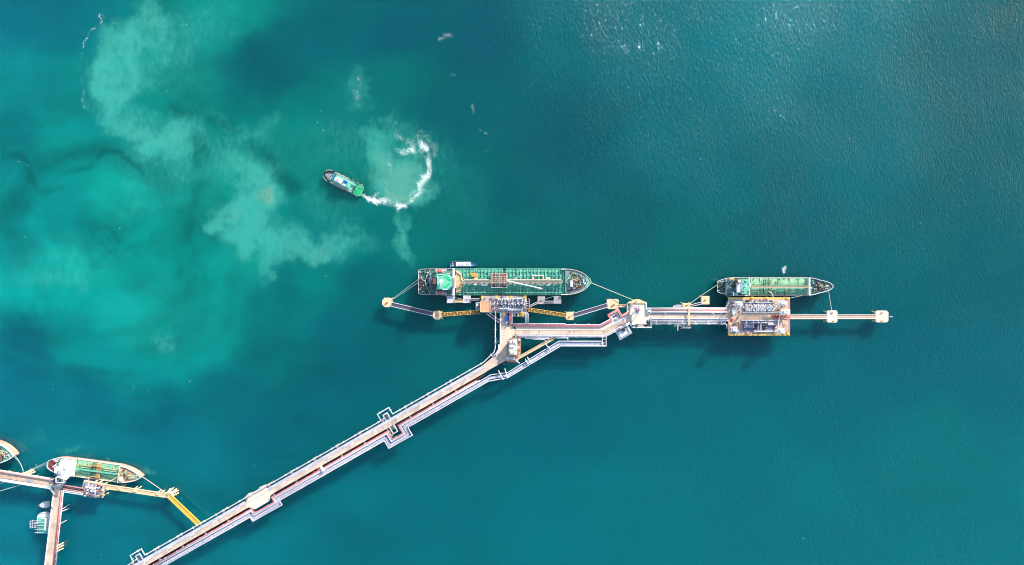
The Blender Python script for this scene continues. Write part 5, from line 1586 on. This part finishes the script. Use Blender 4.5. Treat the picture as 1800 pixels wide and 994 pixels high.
# manifold amidships
for i in range(9):
    u = 129.4 + i * 3.1
    m_ = (m_catw, m_rust, m_pale, m_greenl, m_catw, m_pale, m_rust, m_catw, m_pale)[i]
    A.tube('manifold_pipe', [(u, -9.6, 12), (u, -9.6, 15), (u, 14.6, 15), (u, 14.6, 12)], .4, m_)
    A.box('manifold_valve', u - .8, u + .8, 11.6, 13.4, 14.4, 16, m_red if i % 2 else m_catw)
    A.box('manifold_valve', u - .8, u + .8, -9, -7.4, 14.4, 16, m_maroon if i % 2 else m_dark)
for v in (-9.8, -3.4, 5.4, 9.2, 15):
    A.beam('manifold_frame', (127.4, v, 16), (156, v, 16), .5, .5, m_catw if v > 0 else m_lav)
for u in (127.6, 141, 155.6):
    A.beam('manifold_frame', (u, -10, 16.1), (u, 15, 16.1), .45, .5, m_catw)
A.poly('orange_canopy', [(89, 16), (104, 15.4), (104, 6), (100, 6), (98, 9), (94, 10)], 14.6, 14.9, m_orangeb)
A.box('deck_locker', 96.8, 103.6, 3.4, 6.2, 12.2, 15, m_dolph)
A.box('deck_locker', 97, 103, -6.4, -3.6, 12.2, 14.6, m_white)
A.box('deck_locker', 110, 121, -7.4, -3.8, 12.2, 15, m_white)
A.tube('store_crane', [(213.8, -5.2, 12.2), (213.8, -5.2, 16)], 1.25, m_white, seg=14)
A.box('deck_locker', 224, 231, 4.4, 7.6, 12.2, 14.6, m_pale)
A.box('deck_locker', 224, 231, -7.6, -4.4, 12.2, 14.6, m_white)
A.tube('deck_pipe', [(199, 11, 13.4), (199, 11, 14), (219, 11, 14), (219, 3.6, 14)], .5, m_pale)
A.box('hose_rest', 199, 202.6, 3, 10, 12, 14, m_catw)
A.box('hose_rest', 217.6, 220, 3, 10, 12, 14.6, m_dolph)
A.box('hose_rest', 170, 172.4, 3, 9, 12, 14, m_catw)
crn = A.tube('hose_crane', [(158.6, .8, 12), (158.6, .8, 22)], 1.0, m_white, seg=12)
A.beam('boom', (157.4, 1.6, 22.4), (216, -11.6, 20.8), 1.15, 1.1, m_white, crn)
A.box('crane_cab', 156.4, 160, -.8, 2.4, 20.6, 23.2, m_white, crn)
A.beam('boom_rest', (207, -12.4, 15.4), (219, -12.4, 15.4), .9, .5, m_greyv)
A.beam('boom_rest', (212, -9.4, 12), (212, -9.4, 20.3), .5, .5, m_white)
for i in range(90):
    u, v = random.uniform(82, 252), random.choice((-1, 1)) * random.uniform(5, 21)
    if 126 < u < 158 and abs(v) < 16:
        continue
    z_ = 11.1 + 1.5 * (1 - (v / 23) ** 2)
    random.choice((lambda: A.vent(u, v, z_, random.choice((m_white, m_greenl, m_tugb))), lambda: A.hatch(u, v, z_, 1.6, 1.6, .8, random.choice((m_greenl, m_green, m_white))), lambda: A.hatch(u, v, z_, 2.4, 1.2, 1, random.choice((m_greend, m_greenl)))))()
for u, v in ((86, 20), (90, 19.6), (83, -19), (88, -19.6), (150, 20.6), (152.6, 20.4), (147, -20), (156, -20), (172, 20.6)):
    A.winch(u, v, 11.4, random.choice((m_dark, m_greyv)), 0, .7)
# forecastle gear
for u, v, m_, an in ((270, 14, m_brown, .5), (276, 10, m_dark, .4), (274, 3, m_orangeb, 1.2), (277, 6.6, m_tan, .9), (274, -6, m_brown, 2.0), (279, -10, m_rust, 2.2), (268, -14, m_dark, 2.2), (284, 10, m_greyv, .6), (285, -8.6, m_brown, 2), (282, 1, m_brown, 0)):
    A.winch(u, v, 14.2, m_, an, 1.0)
A.poly('bow_platform', [(292, -11), (296.4, -7.6), (301, -1), (301, 1), (296.4, 7.6), (292, 11), (294, 0)], 15.0, 15.4, m_greenl)
A.box('mast_house', 266, 270.4, -8.6, 2.4, 14.2, 17, m_white)
A.beam('breakwater', (257.6, 0, 15), (271, 16.6, 15), .9, 1.4, m_greeny)
A.beam('breakwater', (257.6, 0, 15), (266, -6, 15), .6, 1.2, m_greeny)
A.poly('anchor_deck', [(284, -6.6), (294, -4), (294, 6), (284, 7)], 14.6, 15, m_greend)
for u, v in ((289, 2.6), (289, -.4), (291, -3.6), (295.6, 0)):
    A.vent(u, v, 15, random.choice((m_white, m_red)), .8)
for i in range(66):
    u = random.uniform(261, 296)
    w_ = max(1.0, 21.4 - max(0, u - 268) * .62)
    v = random.uniform(-w_, w_) * .93
    random.choice((lambda: A.bitts(u, v, 14.3, random.choice((m_dark, m_white, m_brown))), lambda: A.vent(u, v, 14.3, random.choice((m_white, m_tan, m_greenl))), lambda: A.hatch(u, v, 14.3, random.uniform(1.2, 3), random.uniform(1, 2), 1, random.choice((m_dark, m_tan, m_greeny, m_rust, m_greend, m_pale, m_dark)))))()

# ---- smaller tanker
K2 = S * (H - 9) / H
B = Ship('tanker', 'smaller pale green tanker moored at the eastern platform', 'tanker', (1260, 504.2), (1462, 503.8), 7, K2, sink=2.0)
outB = [(0, 9), (1, 9.8), (8, 12.6), (18, 15.4), (28, 16), (54, 16.1), (55, 16.1), (110, 16.1), (160, 16), (161, 15.9), (172, 13.8), (182, 10.8), (186, 10.2), (192, 8.4), (197, 6), (200.6, 3), (202, 0)]
def topB(u):
    return 10.6 if u < 54.5 else (11.2 + max(0, u - 180) * .05 if u > 160.5 else 8.6)
B.top = topB
B.hull(outB, m_hullk, 8.6)
B.deck(outB, m_greend, .2, name='poop_deck', u0=0, u1=54)
B.deck(outB, m_greeny, 1.1, name='main_deck', u0=55, u1=160)
B.deck(outB, m_greend, .3, name='forecastle_deck', u0=161, u1=202)
B.rim(outB, m_white, 0, 54.2, .9, .4)
B.rim(outB, m_white, 161, 203, 1.2, .55)
B.rim(outB, m_pale, 55, 160.2, .5, .5, 'gunwale')
B.box('breakwater', 159.4, 162, -15.6, 15.6, 8.6, 13, m_white)
B.box('deckhouse', 15, 51, -11.4, 11.4, 10.7, 14.6, m_white)
B.box('boat_deck', 14.4, 52, -12.4, 12.4, 14.62, 14.9, m_greend)
B.box('deckhouse', 30, 51, -10, 10, 14.92, 20, m_white)
B.poly('wheelhouse_roof', [(36, -12.6), (50.4, -12.6), (50.4, 13.4), (36, 13.4)], 20.02, 20.4, m_greenl)
for i in range(16):
    B.hatch(random.uniform(37, 50), random.uniform(-12, 13), 20.4, random.uniform(.8, 2), random.uniform(.8, 2), random.uniform(.4, 1.2), random.choice((m_white, m_greenl, m_dark, m_white)))
B.box('bridge_wing', 50.6, 52, -15.4, 15.4, 18.6, 20, m_white)
f2 = B.poly('funnel', [(28, 7.6), (30, 6), (34, 6), (36, 8), (36, 12), (34, 13), (30, 13), (28, 11.6)], 14.9, 22.6, m_brown)
B.poly('funnel_top', [(29.4, 7.4), (34.4, 7.4), (34.4, 12), (29.4, 12)], 22.62, 23, m_white, f2)
B.box('engine_hatch', 24, 35, -1, 3.4, 14.9, 16.4, m_maroon)
mast2 = B.tube('radar_mast', [(42, 0, 20), (42, 0, 29)], .35, m_white)
B.beam('yard', (42, -3, 26), (42, 3, 26), .6, .4, m_white, mast2)
B.lifeboat(28, -12.8, 14.4, 9, m_tugb)
B.lifeboat(22, 13, 14, 8, m_orangeb)
for u0, u1, v in ((1, 12, 8), (12, 14, -10)):
    B.beam('rail', (u0, v, 12), (u1, v * 1.2, 12), .3, 1.0, m_white)
B.box('rail_bulkhead', 14, 15.4, -13, 13, 10.6, 13.4, m_lav)
for i in range(24):
    u, v = random.uniform(2, 13), random.uniform(-8.6, 8.6)
    random.choice((lambda: B.winch(u, v, 10.8, random.choice((m_brown, m_dark, m_greyv)), 1.57, .7), lambda: B.bitts(u, v, 10.8), lambda: B.hatch(u, v, 10.8, 1.4, 1.4, 1, random.choice((m_dark, m_tan, m_rust, m_white)))))()
for i in range(26):
    u, v = random.uniform(16, 35), random.uniform(-11.6, 11.6)
    B.hatch(u, v, 14.9, random.uniform(.8, 2.6), random.uniform(.8, 2), random.uniform(.5, 1.8), random.choice((m_white, m_dark, m_tugb, m_greend, m_bsteel, m_tan, m_rust)))
B.box('deck_locker', 53.4, 58, -.6, 5.4, 8.8, 13, m_white)
B.box('catwalk', 60, 160, -1.7, .6, 12.4, 12.7, m_pale)
for v in (-2.1, 1):
    B.beam('catwalk_rail', (60, v, 13.2), (160, v, 13.2), .3, .9, m_dolph)
for v, m_ in ((-3.2, m_greenl), (2.4, m_greenl), (5.4, m_greeny)):
    B.tube('cargo_pipe', [(60, v, 10.6), (158, v, 10.6)], .3, m_)
for u in (60, 76, 92, 108, 112, 128, 144):
    for s_ in (1, -1):
        mb = MB()
        mb.beam(B.pt(u, s_ * 2, 10), B.pt(u, s_ * 15.2, 9), .45, .6)
        part('deck_stiffener', mb, m_greenl if u != 60 else m_tan, B.root)
for i in range(10):
    u = 81 + i * 1.6
    B.tube('manifold_pipe', [(u, -13, 9.4), (u, -12.4, 11), (u, 12, 11), (u, 13, 9.4)] if i % 3 == 0 else [(u, 5, 11.2), (u, 10, 11.2)], .28, random.choice((m_greeny, m_dark, m_rust, m_greenl)))
for i in range(58):
    u, v = random.uniform(60, 157), random.choice((-1, 1)) * random.uniform(3.5, 14.6)
    z_ = 8.7 + 1.1 * (1 - (v / 16) ** 2)
    random.choice((lambda: B.vent(u, v, z_, random.choice((m_white, m_greenl, m_greend)), .45, 1.4), lambda: B.hatch(u, v, z_, 2.2, 1.6, .7, random.choice((m_greenl, m_greend, m_greeny, m_greend))), lambda: B.hatch(u, v, z_, 1, 3, .8, random.choice((m_greend, m_tan, m_rust)))))()
B.box('deck_mat', 106, 122, -9, -5, 8.9, 9.9, m_greenl)
B.box('deck_mat', 138, 154, -12, -5, 8.7, 9.6, m_green)
B.tube('deck_hose', [(88, -7, 11), (94, -11, 12), (97, -15.6, 11.6), (96.6, -18.4, 13)], .3, m_white)
for u, v, m_, an in ((176, 4, m_brown, .3), (178, -3, m_rust, 0), (182, 2, m_tan, 1.57), (172, -7, m_brown, .8), (172, 8, m_dark, 2), (184, -5, m_brown, 1), (188, 4, m_greend, 0)):
    B.winch(u, v, 11.6, m_, an, .85)
for i in range(30):
    u = random.uniform(163, 197)
    w_ = max(.8, 14 - max(0, u - 163) * .34)
    v = random.uniform(-w_, w_) * .86
    random.choice((lambda: B.bitts(u, v, 11.6, random.choice((m_white, m_dark, m_pale))), lambda: B.vent(u, v, 11.6, random.choice((m_white, m_pale, m_greenl)), .6), lambda: B.hatch(u, v, 11.6, 1.4, 1.2, 1, random.choice((m_tan, m_rust, m_greenl, m_pale, m_brown)))))()
B.beam('jackstaff', (176, 0, 11.6), (190, -1, 12.6), .5, .6, m_pale)

# ---- white-housed tanker at lower left
C = Ship('tanker', 'rust-hulled tanker with a broad white deckhouse and red poop in the lower left', 'tanker', (84.5, 816), (251.2, 838.6), 5.6, K2, sink=4.6)
outC = [(0, 4), (2, 7), (8, 10.4), (16, 13.4), (26, 15), (50, 15.6), (51, 15.6), (100, 15.6), (128, 15.4), (129, 15.2), (140, 13.2), (150, 10.4), (158, 7.2), (164, 3.6), (168.2, 0)]
def topC(u):
    return 10.8 if u < 50.5 else (11.4 + max(0, u - 140) * .05 if u > 128.5 else 9.2)
C.top = topC
C.hull(outC, m_hullr, 9)
C.deck(outC, m_greeny, .2, name='poop_deck', u0=0, u1=50)
C.deck(outC, m_greeny, 1.1, name='main_deck', u0=51, u1=128)
C.deck(outC, m_tan, .3, name='forecastle_deck', u0=129, u1=168)
C.rim(outC, m_white, 0, 50.2, 1, .5)
C.rim(outC, m_white, 129, 169, 1.2, .6)
C.rim(outC, m_pale, 51, 128.2, .6, 1.2, 'gunwale')
C.poly('red_deck', [(2, -4), (6, -8), (14, -10.6), (14, 11), (8, 9), (2, 5)], 10.9, 11.3, m_poop)
C.box('deckhouse', 26, 50, -13, 13, 11, 15, m_white)
C.box('deckhouse', 30, 50, -12, 12, 15.02, 20, m_white)
C.poly('wheelhouse', [(34, -13), (50, -14.6), (53, -8), (53, 8), (50, 14.6), (34, 13)], 20.02, 23.4, m_white)
C.poly('wheelhouse_roof', [(33.6, -13.4), (50.4, -15), (53.6, -8), (53.6, 8), (50.4, 15), (33.6, 13.4)], 23.42, 23.8, m_white)
C.poly('funnel', [(27, -5), (32, -5), (33, -2), (33, 3), (27, 3)], 15.02, 24, m_white)
C.box('roof_unit', 36, 41, -5, 3, 23.8, 25.2, m_lav)
C.box('roof_unit', 44, 47, 4, 9, 23.8, 24.8, m_white)
mast3 = C.tube('radar_mast', [(47, 0, 23.8), (47, 0, 31)], .3, m_white)
C.beam('yard', (47, -2.6, 28.6), (47, 2.6, 28.6), .5, .4, m_white, mast3)
C.tube('drum', [(14, -6, 12), (18, -6, 12)], 1.5, m_red, seg=12)
C.tube('drum', [(19, -6.6, 12), (21, -6.6, 12)], 1.3, m_catw, seg=12)
C.lifeboat(24, -11.8, 12.6, 8, m_white)
for i in range(28):
    u, v = random.uniform(8, 27), random.uniform(-9, 11)
    random.choice((lambda: C.winch(u, v, 11.2, random.choice((m_brown, m_dark, m_white)), 1.57, .7), lambda: C.hatch(u, v, 11.2, 2, 1.6, 1.2, random.choice((m_white, m_white, m_greeny, m_greend, m_tan))), lambda: C.bitts(u, v, 11.2, m_white)))()
C.box('catwalk', 53, 128, -1.2, 1.2, 12.6, 12.9, m_greenl)
for v, m_ in ((-2.4, m_greenl), (2.4, m_greeny), (6, m_tan), (-6, m_greenl)):
    C.tube('cargo_pipe', [(54, v, 10.8), (126, v, 10.8)], .3, m_)
for i in range(8):
    u = 80 + i * 2
    C.tube('manifold_pipe', [(u, -13, 10), (u, -12.4, 11.6), (u, 12.4, 11.6), (u, 13, 10)], .3, random.choice((m_tan, m_greend, m_orangeb, m_dark)))
C.beam('manifold_frame', (78, 9, 12.6), (96, 9, 12.6), .6, .5, m_orangeb)
C.beam('manifold_frame', (78, -10, 12.6), (96, -10, 12.6), .6, .5, m_orangeb)
for u in (60, 70, 100, 110, 120):
    for s_ in (1, -1):
        part('deck_stiffener', MB().beam(C.pt(u, s_ * 1.6, 10.6), C.pt(u, s_ * 14.6, 9.6), .4, .6), m_greenl, C.root)
for i in range(46):
    u, v = random.uniform(54, 125), random.choice((-1, 1)) * random.uniform(2, 13.6)
    z_ = 9.3 + 1.1 * (1 - (v / 15.6) ** 2)
    random.choice((lambda: C.vent(u, v, z_, random.choice((m_greenl, m_orangeb, m_greend)), .45, 1.3), lambda: C.hatch(u, v, z_, 2, 1.6, .7, random.choice((m_greenl, m_greend, m_greeny, m_green)))))()
C.box('breakwater', 127.6, 128.8, -14.6, 14.6, 9.2, 13, m_dolph)
C.beam('breakwater', (116, -13.6, 11), (128, -3, 11), .8, 1.2, m_pale)
C.box('mast_house', 132, 137, -11, -4, 11.6, 14, m_white)
for i in range(34):
    u = random.uniform(130, 162)
    w_ = max(.8, 13 - max(0, u - 130) * .34)
    v = random.uniform(-w_, w_) * .86
    random.choice((lambda: C.winch(u, v, 11.8, random.choice((m_brown, m_tan, m_greeny)), random.random() * 3, .6), lambda: C.vent(u, v, 11.8, random.choice((m_white, m_pale, m_greenl)), .6), lambda: C.hatch(u, v, 11.8, 1.5, 1.3, 1, random.choice((m_tan, m_rust, m_greeny, m_pale, m_brown, m_greend)))))()

# ---- bow of another tanker at the left frame edge
D = Ship('tanker', 'rust-hulled tanker showing only its bow at the left frame edge', 'tanker', (-142, 776), (25.6, 801.5), 8, K2, sink=3.4)
outD = [(0, 8), (6, 14), (20, 19), (40, 20.4), (90, 20.6), (118, 20.6), (119, 20.5), (132, 19.6), (142, 17.6), (150, 14.8), (157, 11), (163, 7), (167, 3.4), (169.6, 0)]
def topD(u):
    return 12.0 if u < 40 else (12.4 if u > 118.5 else 10)
D.top = topD
D.hull(outD, m_hullr, 10)
D.deck(outD, m_greeny, 1.0, name='main_deck', u0=0, u1=118)
D.deck(outD, m_greenl, .3, name='forecastle_deck', u0=119, u1=169.6)
D.rim(outD, m_white, 119, 170, 1.3, .8)
D.box('deckhouse', 8, 36, -14, 14, 12, 24, m_white)
for u, v, m_, an in ((140, 4, m_brown, 0), (146, -3, m_dark, .5), (152, 2, m_tan, 1.5), (144, 9, m_brown, 1), (150, -7, m_rust, .4), (136, -9, m_tan, .2), (136, 1, m_pale, 0)):
    D.winch(u, v, 12.8, m_, an, 1.1)
D.beam('centre_rail', (132, -.6, 13.6), (156, -.6, 13.6), .7, .5, m_pale)
for i in range(40):
    u = random.uniform(124, 163)
    w_ = max(.8, 19 - max(0, u - 132) * .5)
    v = random.uniform(-w_, w_) * .86
    random.choice((lambda: D.bitts(u, v, 12.8, random.choice((m_white, m_dark, m_pale))), lambda: D.vent(u, v, 12.8, random.choice((m_white, m_pale, m_brown)), .7), lambda: D.hatch(u, v, 12.8, 1.8, 1.4, 1, random.choice((m_tan, m_rust, m_greend, m_pale, m_green)))))()

# ---- tug
KT = S * (H - 3) / H
G = Ship('tugboat', 'green-decked tugboat with tyre fenders turning ahead of a curling white wake', 'tugboat', (636.4, 337.8), (570.5, 305), 3, KT)
outG = [(0, 7), (1.4, 8.8), (4, 9.8), (12, 10.4), (30, 10.6), (48, 10.4), (58, 9.8), (64, 8.4), (69, 6.2), (72, 3.6), (73.4, 0)]
def topG(u):
    return 2.6 + max(0, u - 46) * .05
G.top = topG
G.hull(outG, m_greend, 3, -2)
G.deck(outG, m_tugg, .15, name='aft_deck', u0=0, u1=17)
G.deck(outG, m_aqua, .15, name='main_deck', u0=17, u1=50, dz=.004)
G.deck(outG, m_tugb, .15, name='fore_deck', u0=50, u1=60)
G.deck(outG, m_greyv, .2, name='bow_deck', u0=60, u1=73)
for u0, u1, m_ in ((0, 17, m_aqua), (17, 60, m_pale)):
    G.rim(outG, m_, u0, u1, 1.0, .5)
G.rim(outG, m_black, 58, 74, 1.0, 1.5, 'bow_fender')
for s_ in (1, -1):
    G.tube('rubbing_strake', [(2, s_ * 10.2, 2.2), (12, s_ * 10.9, 2.2), (30, s_ * 11.1, 2.2), (48, s_ * 10.9, 2.3), (58, s_ * 10.2, 2.6)], .26, m_dark)
    G.beam('side_rail', (16, s_ * 8.6, 4.4), (54, s_ * 8.2, 4.6), .5, .8, m_greenl if s_ < 0 else m_dolph)
    G.beam('side_rail', (20, s_ * 6.8, 4.8), (52, s_ * 6.6, 4.8), .3, .8, m_white)
def tyre_at(u, v, z, ang):
    c = G.pt(u, v, z)
    mb = MB()
    pts = []
    for a in range(11):
        an = 2 * math.pi * a / 10
        pts.append((c.x + math.cos(ang) * .5 * math.cos(an), c.y + math.sin(ang) * .5 * math.cos(an), c.z + .5 * math.sin(an)))
    mb.tube(pts, .24, 6)
    return part('tyre_fender', mb, m_white, G.root)
for i in range(11):
    an = -1.45 + 2.9 * i / 10
    u, v = 62.4 + 11.4 * math.cos(an), 10.2 * math.sin(an)
    ty = tyre_at(u, v, 4.2, an + math.pi / 2)
for i in range(6):
    for s_ in (1, -1):
        tyre_at(6 + i * 9, s_ * 11.4, 1.9, 0)
G.poly('deckhouse', [(22, -5.4), (50, -5.4), (53, -3), (53, 3), (50, 5.4), (22, 5.4)], 2.7, 5.6, m_aqua)
G.box('house_roof', 21.6, 52, -5.8, 5.8, 5.62, 5.8, m_aqua)
wh = G.poly('wheelhouse', [(37, -3.6), (46, -3.6), (49, -2), (49, 2), (46, 3.6), (37, 3.6)], 5.82, 9.4, m_white)
G.poly('wheelhouse_roof', [(36.4, -4), (46.4, -4), (49.8, -2.2), (49.8, 2.2), (46.4, 4), (36.4, 4)], 9.42, 9.7, m_pale)
G.poly('wheelhouse_window', [(46, -3.66), (49.06, -2.04), (49.06, 2.04), (46, 3.66)], 7.4, 8.9, m_glass)
gm_ = G.tube('mast', [(40.6, 0, 9.7), (40.6, 0, 16)], .2, m_white)
G.beam('yard', (40.6, -2.6, 13), (40.6, 2.6, 13), .4, .3, m_white, gm_)
G.box('search_light', 43.6, 45.4, -1, 1, 9.7, 10.6, m_grey)
for v in (-3, 3):
    G.poly('funnel', [(29, v - 1.6), (33, v - 1.6), (33, v + 1.6), (29, v + 1.6)], 5.82, 9.8, m_blue if v < 0 else m_white)
G.box('engine_hatch', 22.6, 28, -4.2, 4.2, 5.82, 6.6, m_greenl)
G.box('fire_pump', 34, 36, -4.6, -2.8, 5.82, 7.2, m_blue)
G.winch(15, 0, 2.9, m_greend, 0, 1.0)
G.winch(56, 0, 3.4, m_tugb, 0, 1.2)
G.beam('tow_rail', (10.4, -8.6, 3.4), (13, 8.6, 3.4), .35, .8, m_greenl)
G.box('locker', 9.4, 11.6, -1.2, 1.6, 2.8, 3.8, m_tugb)
G.box('locker', 11, 14, 5, 7.6, 2.8, 4, m_green)
for u, v in ((18.6, -5), (19, 4.6), (17, 1.8), (6, -7), (6, 7), (53, 5), (53, -5), (58, 3.6), (58, -3.8)):
    G.bitts(u, v, 3, random.choice((m_white, m_greend)))
for i in range(10):
    u, v = random.uniform(23, 37), random.uniform(-5, 5)
    G.hatch(u, v, 5.85, random.uniform(.8, 1.8), random.uniform(.8, 1.6), random.uniform(.4, 1.2), random.choice((m_white, m_tugb, m_greenl, m_aqua)))

# ---- blue launch lying alongside the large tanker
Lb = Ship('launch', 'small blue launch with a white cabin lying alongside the large tanker', 'boat', (790.8, 465), (837.6, 465), 2, KT)
outL = [(0, 4.4), (1, 4.9), (12, 5.2), (30, 5.1), (38, 4.2), (43, 2.6), (46, 1), (46.9, 0)]
Lb.top = lambda u: 1.9 + max(0, u - 30) * .04
Lb.hull(outL, m_bluehull, 1.9, -1.2)
Lb.deck(outL, m_bluebow, .1, name='deck', u0=0, u1=46.9)
Lb.rim(outL, m_bluebow, 0, 47, .7, .35)
Lb.poly('cabin', [(11, -3.5), (35, -3.5), (37, -2.4), (37, 2.4), (35, 3.5), (11, 3.5)], 2, 4.6, m_white, None, .2)
Lb.box('cabin_window', 29, 30.4, -2.4, 2.4, 4.62, 4.75, m_grey)
Lb.box('cabin_window', 32.6, 34, -2, 2, 4.62, 4.75, m_grey)
Lb.box('roof_grille', 16, 25, -1.4, 1.6, 4.62, 4.9, m_lav)
Lb.box('aft_well', 3, 10, -3.6, 3.6, 2.02, 2.3, m_greyv)
for u, v in ((4.4, 1.6), (6.6, -1.6), (8.6, 2), (8, -.4), (5, -2.6)):
    Lb.hatch(u, v, 2.3, 1.3, 1.3, .8, random.choice((m_dark, m_white, m_bluehull)))
for i in range(7):
    c = Lb.pt(5 + i * 5, 5.4, 1.4)
    part('fender', MB().lathe(c, [(.1, -.4), (.35, -.2), (.35, .4), (.1, .6)], 8), m_white, Lb.root)
Lb.tube('mast', [(27, 0, 4.6), (27, 0, 8)], .1, m_white)

# ---- work boat and small launch beside the lower left road
W = Ship('work_boat', 'white work boat with a green deck tied up west of the lower left road', 'boat', (78, 937), (78.4, 900), 2.2, KT)
outW = [(0, 9), (2, 10), (24, 10.4), (30, 10), (34, 7.4), (36.4, 3.6), (37, 0)]
W.top = lambda u: 4.0
W.hull(outW, m_white, 4, -1)
W.deck(outW, m_aqua, .1, name='deck', u0=0, u1=29)
W.deck(outW, m_white, .25, name='bow_deck', u0=29, u1=37)
W.rim(outW, m_white, 0, 38, .7, .5)
W.box('cabin', 8, 28, -8.6, 1.6, 4.1, 9, m_white)
W.box('cabin_roof', 8, 29, -8.2, .8, 9.02, 9.3, m_green)
W.box('side_deck', 8, 27, 2.2, 5, 4.1, 5.6, m_white)
for u in (5, 11, 17, 23):
    W.beam('deck_frame', (u, -8, 9.8), (u, 8, 9.8), .3, .3, m_white)
W.tube('mast', [(27, -3, 9), (27, -3, 13)], .12, m_white)
gw = thing('gangway', 'pale lattice gangway frame reaching west from the green-decked work boat', 'gangway', P(61, 922, 3))
for y in (915.6, 921, 927.6):
    part('rail', MB().beam(P(52.6, y + .8, 4), P(88, y - 1.4, 6), .4, .4), m_lav, gw)
for i in range(9):
    x = 53 + i * 4.2
    part('rung', MB().beam(P(x, 916 - i * .2, 4), P(x, 928 - i * .3, 4.2), .35, .35), m_lav if i % 2 else m_white, gw)
for x, y in ((54, 917), (54, 927), (68, 916), (68, 926)):
    qq = P(x, y, 3)
    add_pile(gw, (qq.x, qq.y), .3, 4, mat=m_lav)
N = Ship('launch', 'small white rounded launch moored below the lower left road', 'boat', (86, 886.8), (69.6, 888), 1.6, KT)
outN = [(0, 4.6), (3, 5.8), (9, 5.4), (13, 3.6), (15.6, 1.6), (16.4, 0)]
N.top = lambda u: 3.0
N.hull(outN, m_white, 3, -.8)
N.deck(outN, m_white, .5, name='deck', u0=0, u1=16.4)
N.poly('canopy', [(2, -4), (9, -3.6), (12.6, -1.4), (12.6, 1.4), (9, 3.6), (2, 4)], 3.2, 5.2, m_white, None, .6)
N.box('windscreen', 12.7, 13, -1.2, 1.2, 3.6, 4.6, m_glass)

# ------------------------------------------------------------------ mooring lines
def W3(px, py, z):
    return P(px, py, z)
rope('upper of two pale lines from the far west dolphin to the large tanker stern', (W3(690, 525.6, 9.6), W3(736.5, 490.6, 10.4)), m_ropeb, .17, .6, 'stern lines of the large tanker')
rope('lower of two pale lines from the far west dolphin to the large tanker stern', (W3(690.6, 527, 9.6), W3(736.8, 496, 10.4)), m_ropeb, .15, .8, 'stern lines of the large tanker')
rope('pale bow line from the large tanker to the hexagonal pier', (W3(1038, 497, 11.6), W3(1113.6, 528, 13.6)), m_rope, .26, 1.2)
rope('thin line from the large tanker stern quarter to the first square dolphin', (W3(768, 517, 10), W3(812, 526, 8.4)), m_ropeb, .12, .3)
rope('thin line between the eastern square dolphins and the large tanker bow', (W3(952, 528, 9), W3(974, 521, 9.6)), m_ropeb, .12, .2)
rope('pale stern line from the smaller tanker to the dolphin on the eastern road', (W3(1209, 536.6, 9.6), W3(1261, 501, 9.6)), m_rope, .24, .8)
rope('pale bow line from the smaller tanker down to the halfway eastern dolphin', (W3(1456.6, 511.6, 10.6), W3(1462.8, 549.6, 10)), m_rope, .26, .5)
rope('thin pale spring line from the smaller tanker to the north-east platform corner', (W3(1410, 520, 7.6), W3(1384.6, 525.4, 13)), m_ropeb, .16, .3)
rope('thin pale line from the smaller tanker stern to the north-west platform corner', (W3(1270, 515, 9.4), W3(1283, 524.6, 13.2)), m_ropeb, .13, .2)
rope('upper pale stern line of the white-housed tanker to the lower left road', (W3(86, 811, 7.4), W3(50, 828, 12.6)), m_ropeb, .17, .5, 'stern lines of the white-housed tanker')
rope('lower pale stern line of the white-housed tanker to the lower left road', (W3(86.4, 814, 7.4), W3(50.6, 829, 12.6)), m_ropeb, .15, .8, 'stern lines of the white-housed tanker')
rope('white bow line from the white-housed tanker to the splayed pile dolphin', (W3(250, 838.4, 8.4), W3(294.6, 869.6, 9.6)), m_rope, .26, .6)
rope('outer pale bow line of the tanker at the left frame edge', (W3(25.4, 800.8, 10.2), W3(41, 829, 12.6)), m_ropeb, .26, 1.6, 'bow lines of the left edge tanker')
rope('inner pale bow line of the tanker at the left frame edge', (W3(24.4, 803.6, 10.2), W3(40.4, 829.6, 12.6)), m_ropeb, .2, 2.2, 'bow lines of the left edge tanker')
rope('pale line leaving the lower left road for the left frame edge, upper of two', (W3(12, 846, 12), W3(-14, 857, 11)), m_ropeb, .3, .3, 'lines below the lower left road')
rope('pale line leaving the lower left road for the left frame edge, lower of two', (W3(35, 853, 12), W3(-14, 868, 11)), m_ropeb, .3, .6, 'lines below the lower left road')
